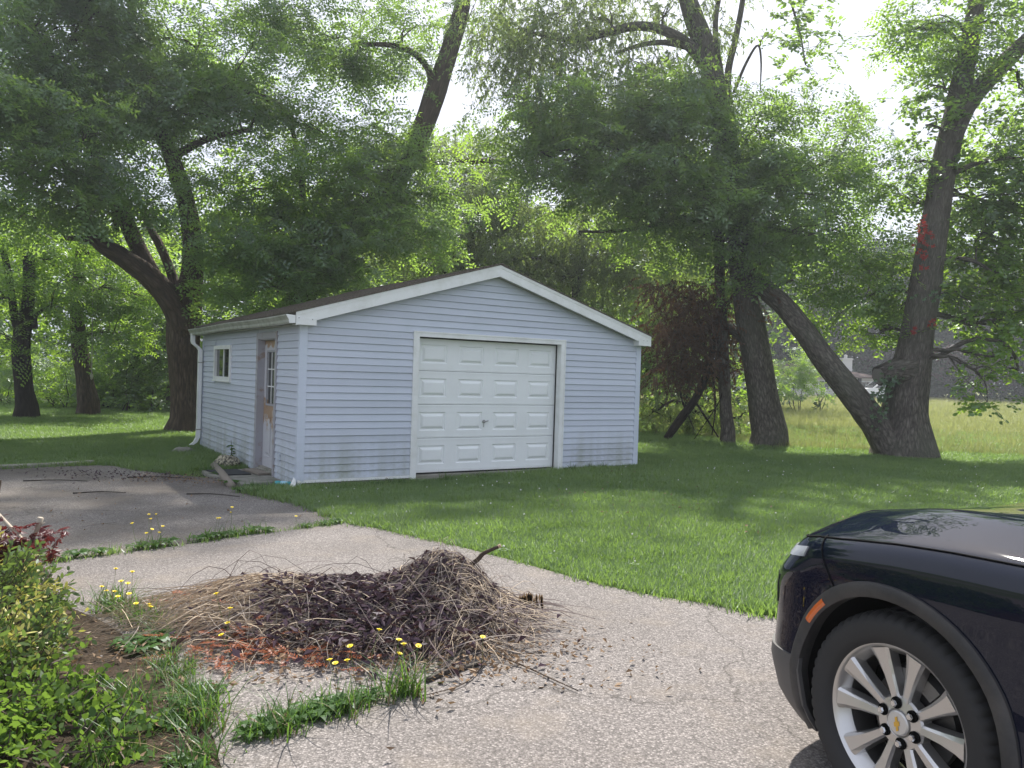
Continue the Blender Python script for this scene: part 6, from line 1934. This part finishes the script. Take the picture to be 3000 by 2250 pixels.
def stems(n, mname, xr, yr, L, rad, ang, lift, name, keep=lambda x, y: True, seg=5, hop=.05):
    V, Fc = [], []
    k = 0
    while k < n:
        x, y = random.gauss(*xr), random.gauss(*yr)
        if not keep(x, y) or ph(x, y) < .015: continue
        k += 1
        a = random.gauss(*ang) + (math.pi if random.random() < .5 else 0); l = random.uniform(*L); cur = random.gauss(0, .6)
        px, py = x, y; up0 = random.uniform(.0, lift); pts = []
        rise = random.uniform(0, hop); ph0 = random.uniform(0, 3)
        for s in range(seg + 1):
            f = s / seg
            z = gz(px, py) + ph(px, py) + up0 + rise * math.sin(math.pi * f) + .012 * math.sin(ph0 + 7 * f)
            pts.append(Vector((px - PO.x, py - PO.y, max(z, gz(px, py) + .024) - PO.z)))
            aa = a + cur * f; px += math.cos(aa) * l / seg; py += math.sin(aa) * l / seg
        r = random.uniform(*rad)
        b = len(V)
        for s, p in enumerate(pts):
            t = (pts[min(s + 1, seg)] - pts[max(s - 1, 0)]).normalized(); e1 = t.cross(Vector((0, 0, 1))).normalized(); e2 = e1.cross(t)
            rr = r * (1 - .6 * s / seg)
            V += [p + e1 * rr, p - e1 * rr * .5 + e2 * rr * .87, p - e1 * rr * .5 - e2 * rr * .87]
        Fc += [(b + s * 3 + j, b + s * 3 + (j + 1) % 3, b + (s + 1) * 3 + (j + 1) % 3, b + (s + 1) * 3 + j) for s in range(seg) for j in range(3)]
    o = link(name, newmesh(name, V, Fc, M[mname]), pile); o['kind'] = 'stuff'
    return o


stems(1200, 'stem_tan', (-1.35, .42), (4.85, .24), (.25, .7), (.0016, .004), (.18, .45), .05, 'dry_stems', hop=.08)
stems(900, 'stem_tan', (-.30, .20), (4.90, .24), (.15, .5), (.0014, .003), (1.1, .9), .05, 'dry_stems', hop=.10)
stems(900, 'stem_grey', (-.95, .55), (4.85, .28), (.2, .7), (.0015, .004), (.3, .8), .05, 'dry_stems', hop=.10)
stems(150, 'stem_grey', (-.2, .22), (4.95, .22), (.2, .5), (.0012, .0024), (1.2, 1.2), .03, 'wiry_twigs', hop=.2)
stems(700, 'stem_dark', (-.55, .38), (4.88, .26), (.2, .6), (.002, .006), (.6, .7), .06, 'dark_twigs', hop=.10)
stems(45, 'stem_dark', (-1.0, .7), (5.05, .3), (.4, .9), (.0018, .0030), (.5, 1.2), .06, 'wiry_twigs', hop=.22)


def litter(n, mname, xr, yr, name, parent, org, onpile=True, size=(.025, .06), lift=.05, keep=None):
    V, Fc = [], []; k = 0
    while k < n:
        x, y = random.gauss(*xr), random.gauss(*yr)
        if keep and not keep(x, y): continue
        k += 1
        z = gz(x, y) + (ph(x, y) if onpile else 0) + .022 + random.uniform(0, lift)
        a = random.uniform(0, 6.28); l = random.uniform(*size); w = l * random.uniform(.3, .55)
        d = Vector((math.cos(a), math.sin(a), random.gauss(0, .45))).normalized(); s = d.cross((Vector((0, 0, 1)) + rv() * .5).normalized()).normalized(); nn = s.cross(d)
        c = Vector((x - org.x, y - org.y, z - org.z)); b = len(V); cu = random.uniform(-.3, .3) * l
        V += [c - d * l / 2, c + s * w / 2 + nn * cu, c + d * l / 2, c - s * w / 2 + nn * cu]
        Fc += [(b, b + 1, b + 2), (b, b + 2, b + 3)]
    o = link(name, newmesh(name, V, Fc, M[mname]), parent); o['kind'] = 'stuff'
    return o


litter(3000, 'litter_dark', (-.78, .34), (4.68, .24), 'dead_leaves', pile, PO, True, (.035, .085), .10)
litter(260, 'litter_dark', (-.5, .2), (4.9, .16), 'dead_leaves', pile, PO, True, (.03, .07), .06)
litter(1300, 'litter_tan', (-.75, .62), (4.35, .22), 'dead_leaves', pile, PO, True, (.02, .055), .03)
litter(260, 'litter_tan', (-.2, .4), (4.6, .25), 'dead_leaves', pile, PO, True, (.02, .05), .05)
# rust-coloured conifer sprigs
V = MB()
for cx, cy, sx, sy, m in ((-1.45, 4.42, .18, .12, 34), (-1.25, 4.18, .20, .09, 30), (-.85, 4.12, .2, .06, 8), (-1.95, 4.95, .12, .10, 18), (-1.55, 5.05, .14, .08, 14), (-1.7, 4.7, .1, .08, 6), (-.62, 4.62, .03, .03, 1), (-.45, 4.98, .05, .03, 1)):
    for k in range(m):
        x, y = random.gauss(cx, sx), random.gauss(cy, sy); z = gz(x, y) + ph(x, y) + .04; a = random.uniform(0, 6.28)
        d = Vector((math.cos(a), math.sin(a), random.uniform(-.1, .3))).normalized(); s = d.cross(Vector((0, 0, 1))).normalized(); c = Vector((x, y, z)) - PO
        L = random.uniform(.10, .20)
        for j in range(14):
            f = j / 14
            for sd in (-1, 1): leaflet(V, c + d * L * f, (d * .7 + s * sd + rv() * .15).normalized(), Vector((0, 0, 1)), .035 * (1.1 - f * .6), .007)
o = V.build('rust_sprigs', M['litter_orange'], pile); o['kind'] = 'stuff'
# loose tan seed head at the end of the heap
hd = MB()
for k in range(60):
    p0 = PX(1145 + random.uniform(-28, 28), 1295 + random.uniform(-18, 10), 5.15) - PO
    hd.add([p0, p0 + Vector((.008, 0, -.03)), p0 + Vector((0, 0, -.06)), p0 + Vector((-.008, 0, -.03))], [(0, 1, 2, 3)])
o = hd.build('seed_heads', M['litter_tan'], pile); o['kind'] = 'stuff'


def stick(label, pts, r, m='bark_brown', group=None):
    q = [Vector(p) for p in catmull([tuple(p) for p in pts], 12)]
    mb = MB(); mb.tube(q, [r * (1 - .45 * k / 11) for k in range(12)], 8, 0, True, .15, random.uniform(0, 9))
    return tag(mb.build('stick', M[m], None, True, uv=True), label, 'stick', group)


def gs(u, v, dz=.03): return GX(u, v) + Vector((0, 0, dz))


stick('thick bare stick lying at the front of the brush pile', [gs(922, 1482), gs(960, 1462), gs(1000, 1425, .05)], .016, 'bark_grey')
stick('shorter thick stick lying against the bare one', [gs(948, 1468), gs(990, 1458), gs(1042, 1442)], .017, 'bark_grey')
stick('long thin twig stretching out across the driveway', [gs(1050, 1428, .06), gs(1130, 1450), gs(1190, 1478), gs(1248, 1505)], .005, 'bark_brown')
stick('thin twig beside the long one on the driveway', [gs(1170, 1422), gs(1120, 1424), gs(1075, 1428)], .005, 'bark_brown')
stick('thin curved twig trailing below the long one', [gs(1052, 1440), gs(1000, 1490), gs(900, 1520)], .004, 'bark_brown')
pe = [PX(985, 1240, 5.0), PX(1028, 1212, 5.0), PX(1045, 1195, 5.0), PX(1078, 1180, 5.0)]
so_ = stick('forked branch with a pale sawn end sticking up from the brush pile', pe, .018, 'bark_brown')
d = (pe[3] - pe[2]).normalized(); cf = MB(); cf.tube([pe[3] - d * .005, pe[3] + d * .012], .0115, 8); cf.build('sawn_end', M['cut_wood'], so_)
# twigs and leaves scattered on the apron
for u, v, a_, l_, lab in ((345, 1035, .1, .45, 'dark twig lying across the dirty back of the apron'), (215, 1068, .3, .3, 'thin twig on the apron beside the kerb end'), (460, 1073, -.1, .35, 'thin curved twig on the apron near the flagstones'), (120, 1042, .2, .4, 'thin dark twig on the apron below the kerb')):
    p = GX(u, v) + Vector((0, 0, .02)); dd = Vector((math.cos(a_), math.sin(a_), 0)) * l_
    stick(lab, [p - dd, p + Vector((.0, .03, .01)), p + dd], .008, 'bark_dark')
Z0 = Vector((0, 0, 0))
c1 = GX(300, 1030); c2 = GX(420, 1040); c3 = GX(300, 1100)
for cx, cy, sx, sy, m, mn in ((c1.x, c1.y, .8, .28, 420, 'litter_dark'), (c2.x, c2.y, .6, .22, 260, 'litter_tan'), (c3.x, c3.y, 1.6, .9, 90, 'litter_tan')):
    o = litter(m, mn, (cx, sx), (cy, sy), 'leaf_litter', None, Z0, False, (.02, .055), .015)
    tag(o, {420: 'dark leaf mould along the back of the apron', 260: 'dry brown leaves below the grass edge by the flagstones', 90: 'few scattered pale leaves on the apron'}[m])
o = litter(420, 'litter_tan', (-1.9, .45), (3.75, .5), 'leaf_litter', None, Vector((0, 0, -.03)), False, (.02, .05), .03); tag(o, 'dry leaves on the soil of the planting bed')
o = litter(90, 'litter_tan', (1.5, 2.6), (8.5, 1.8), 'leaf_litter', None, Vector((0, 0, -.03)), False, (.03, .06), .03, lambda x, y: y > 9.6 - x * 1.1 and y < 14 + x * .6 and y > 6); tag(o, 'few brown leaves fallen on the lawn in front of the garage')
# ------------------------------------------------------------------ haze added to lift shadows the way lens glare does
hzm = bpy.data.materials.new('haze'); hzm.use_nodes = True
_n = hzm.node_tree; _n.nodes.clear()
_o = _n.nodes.new('ShaderNodeOutputMaterial'); _p = _n.nodes.new('ShaderNodeVolumePrincipled')
_p.inputs['Color'].default_value = (0.86, 0.92, 1.0, 1); _p.inputs['Density'].default_value = 0.0013; _p.inputs['Anisotropy'].default_value = 0.45
_n.links.new(_p.outputs[0], _o.inputs['Volume'])
hb_ = MB().box(-75, 150, -14, 150, -1.4, 34).build('haze', hzm)
tag(hb_, 'thin bright haze added to lift the shadows', None, None, 'stuff')
sc.cycles.volume_bounces = 0
sc.cycles.volume_step_rate = 4
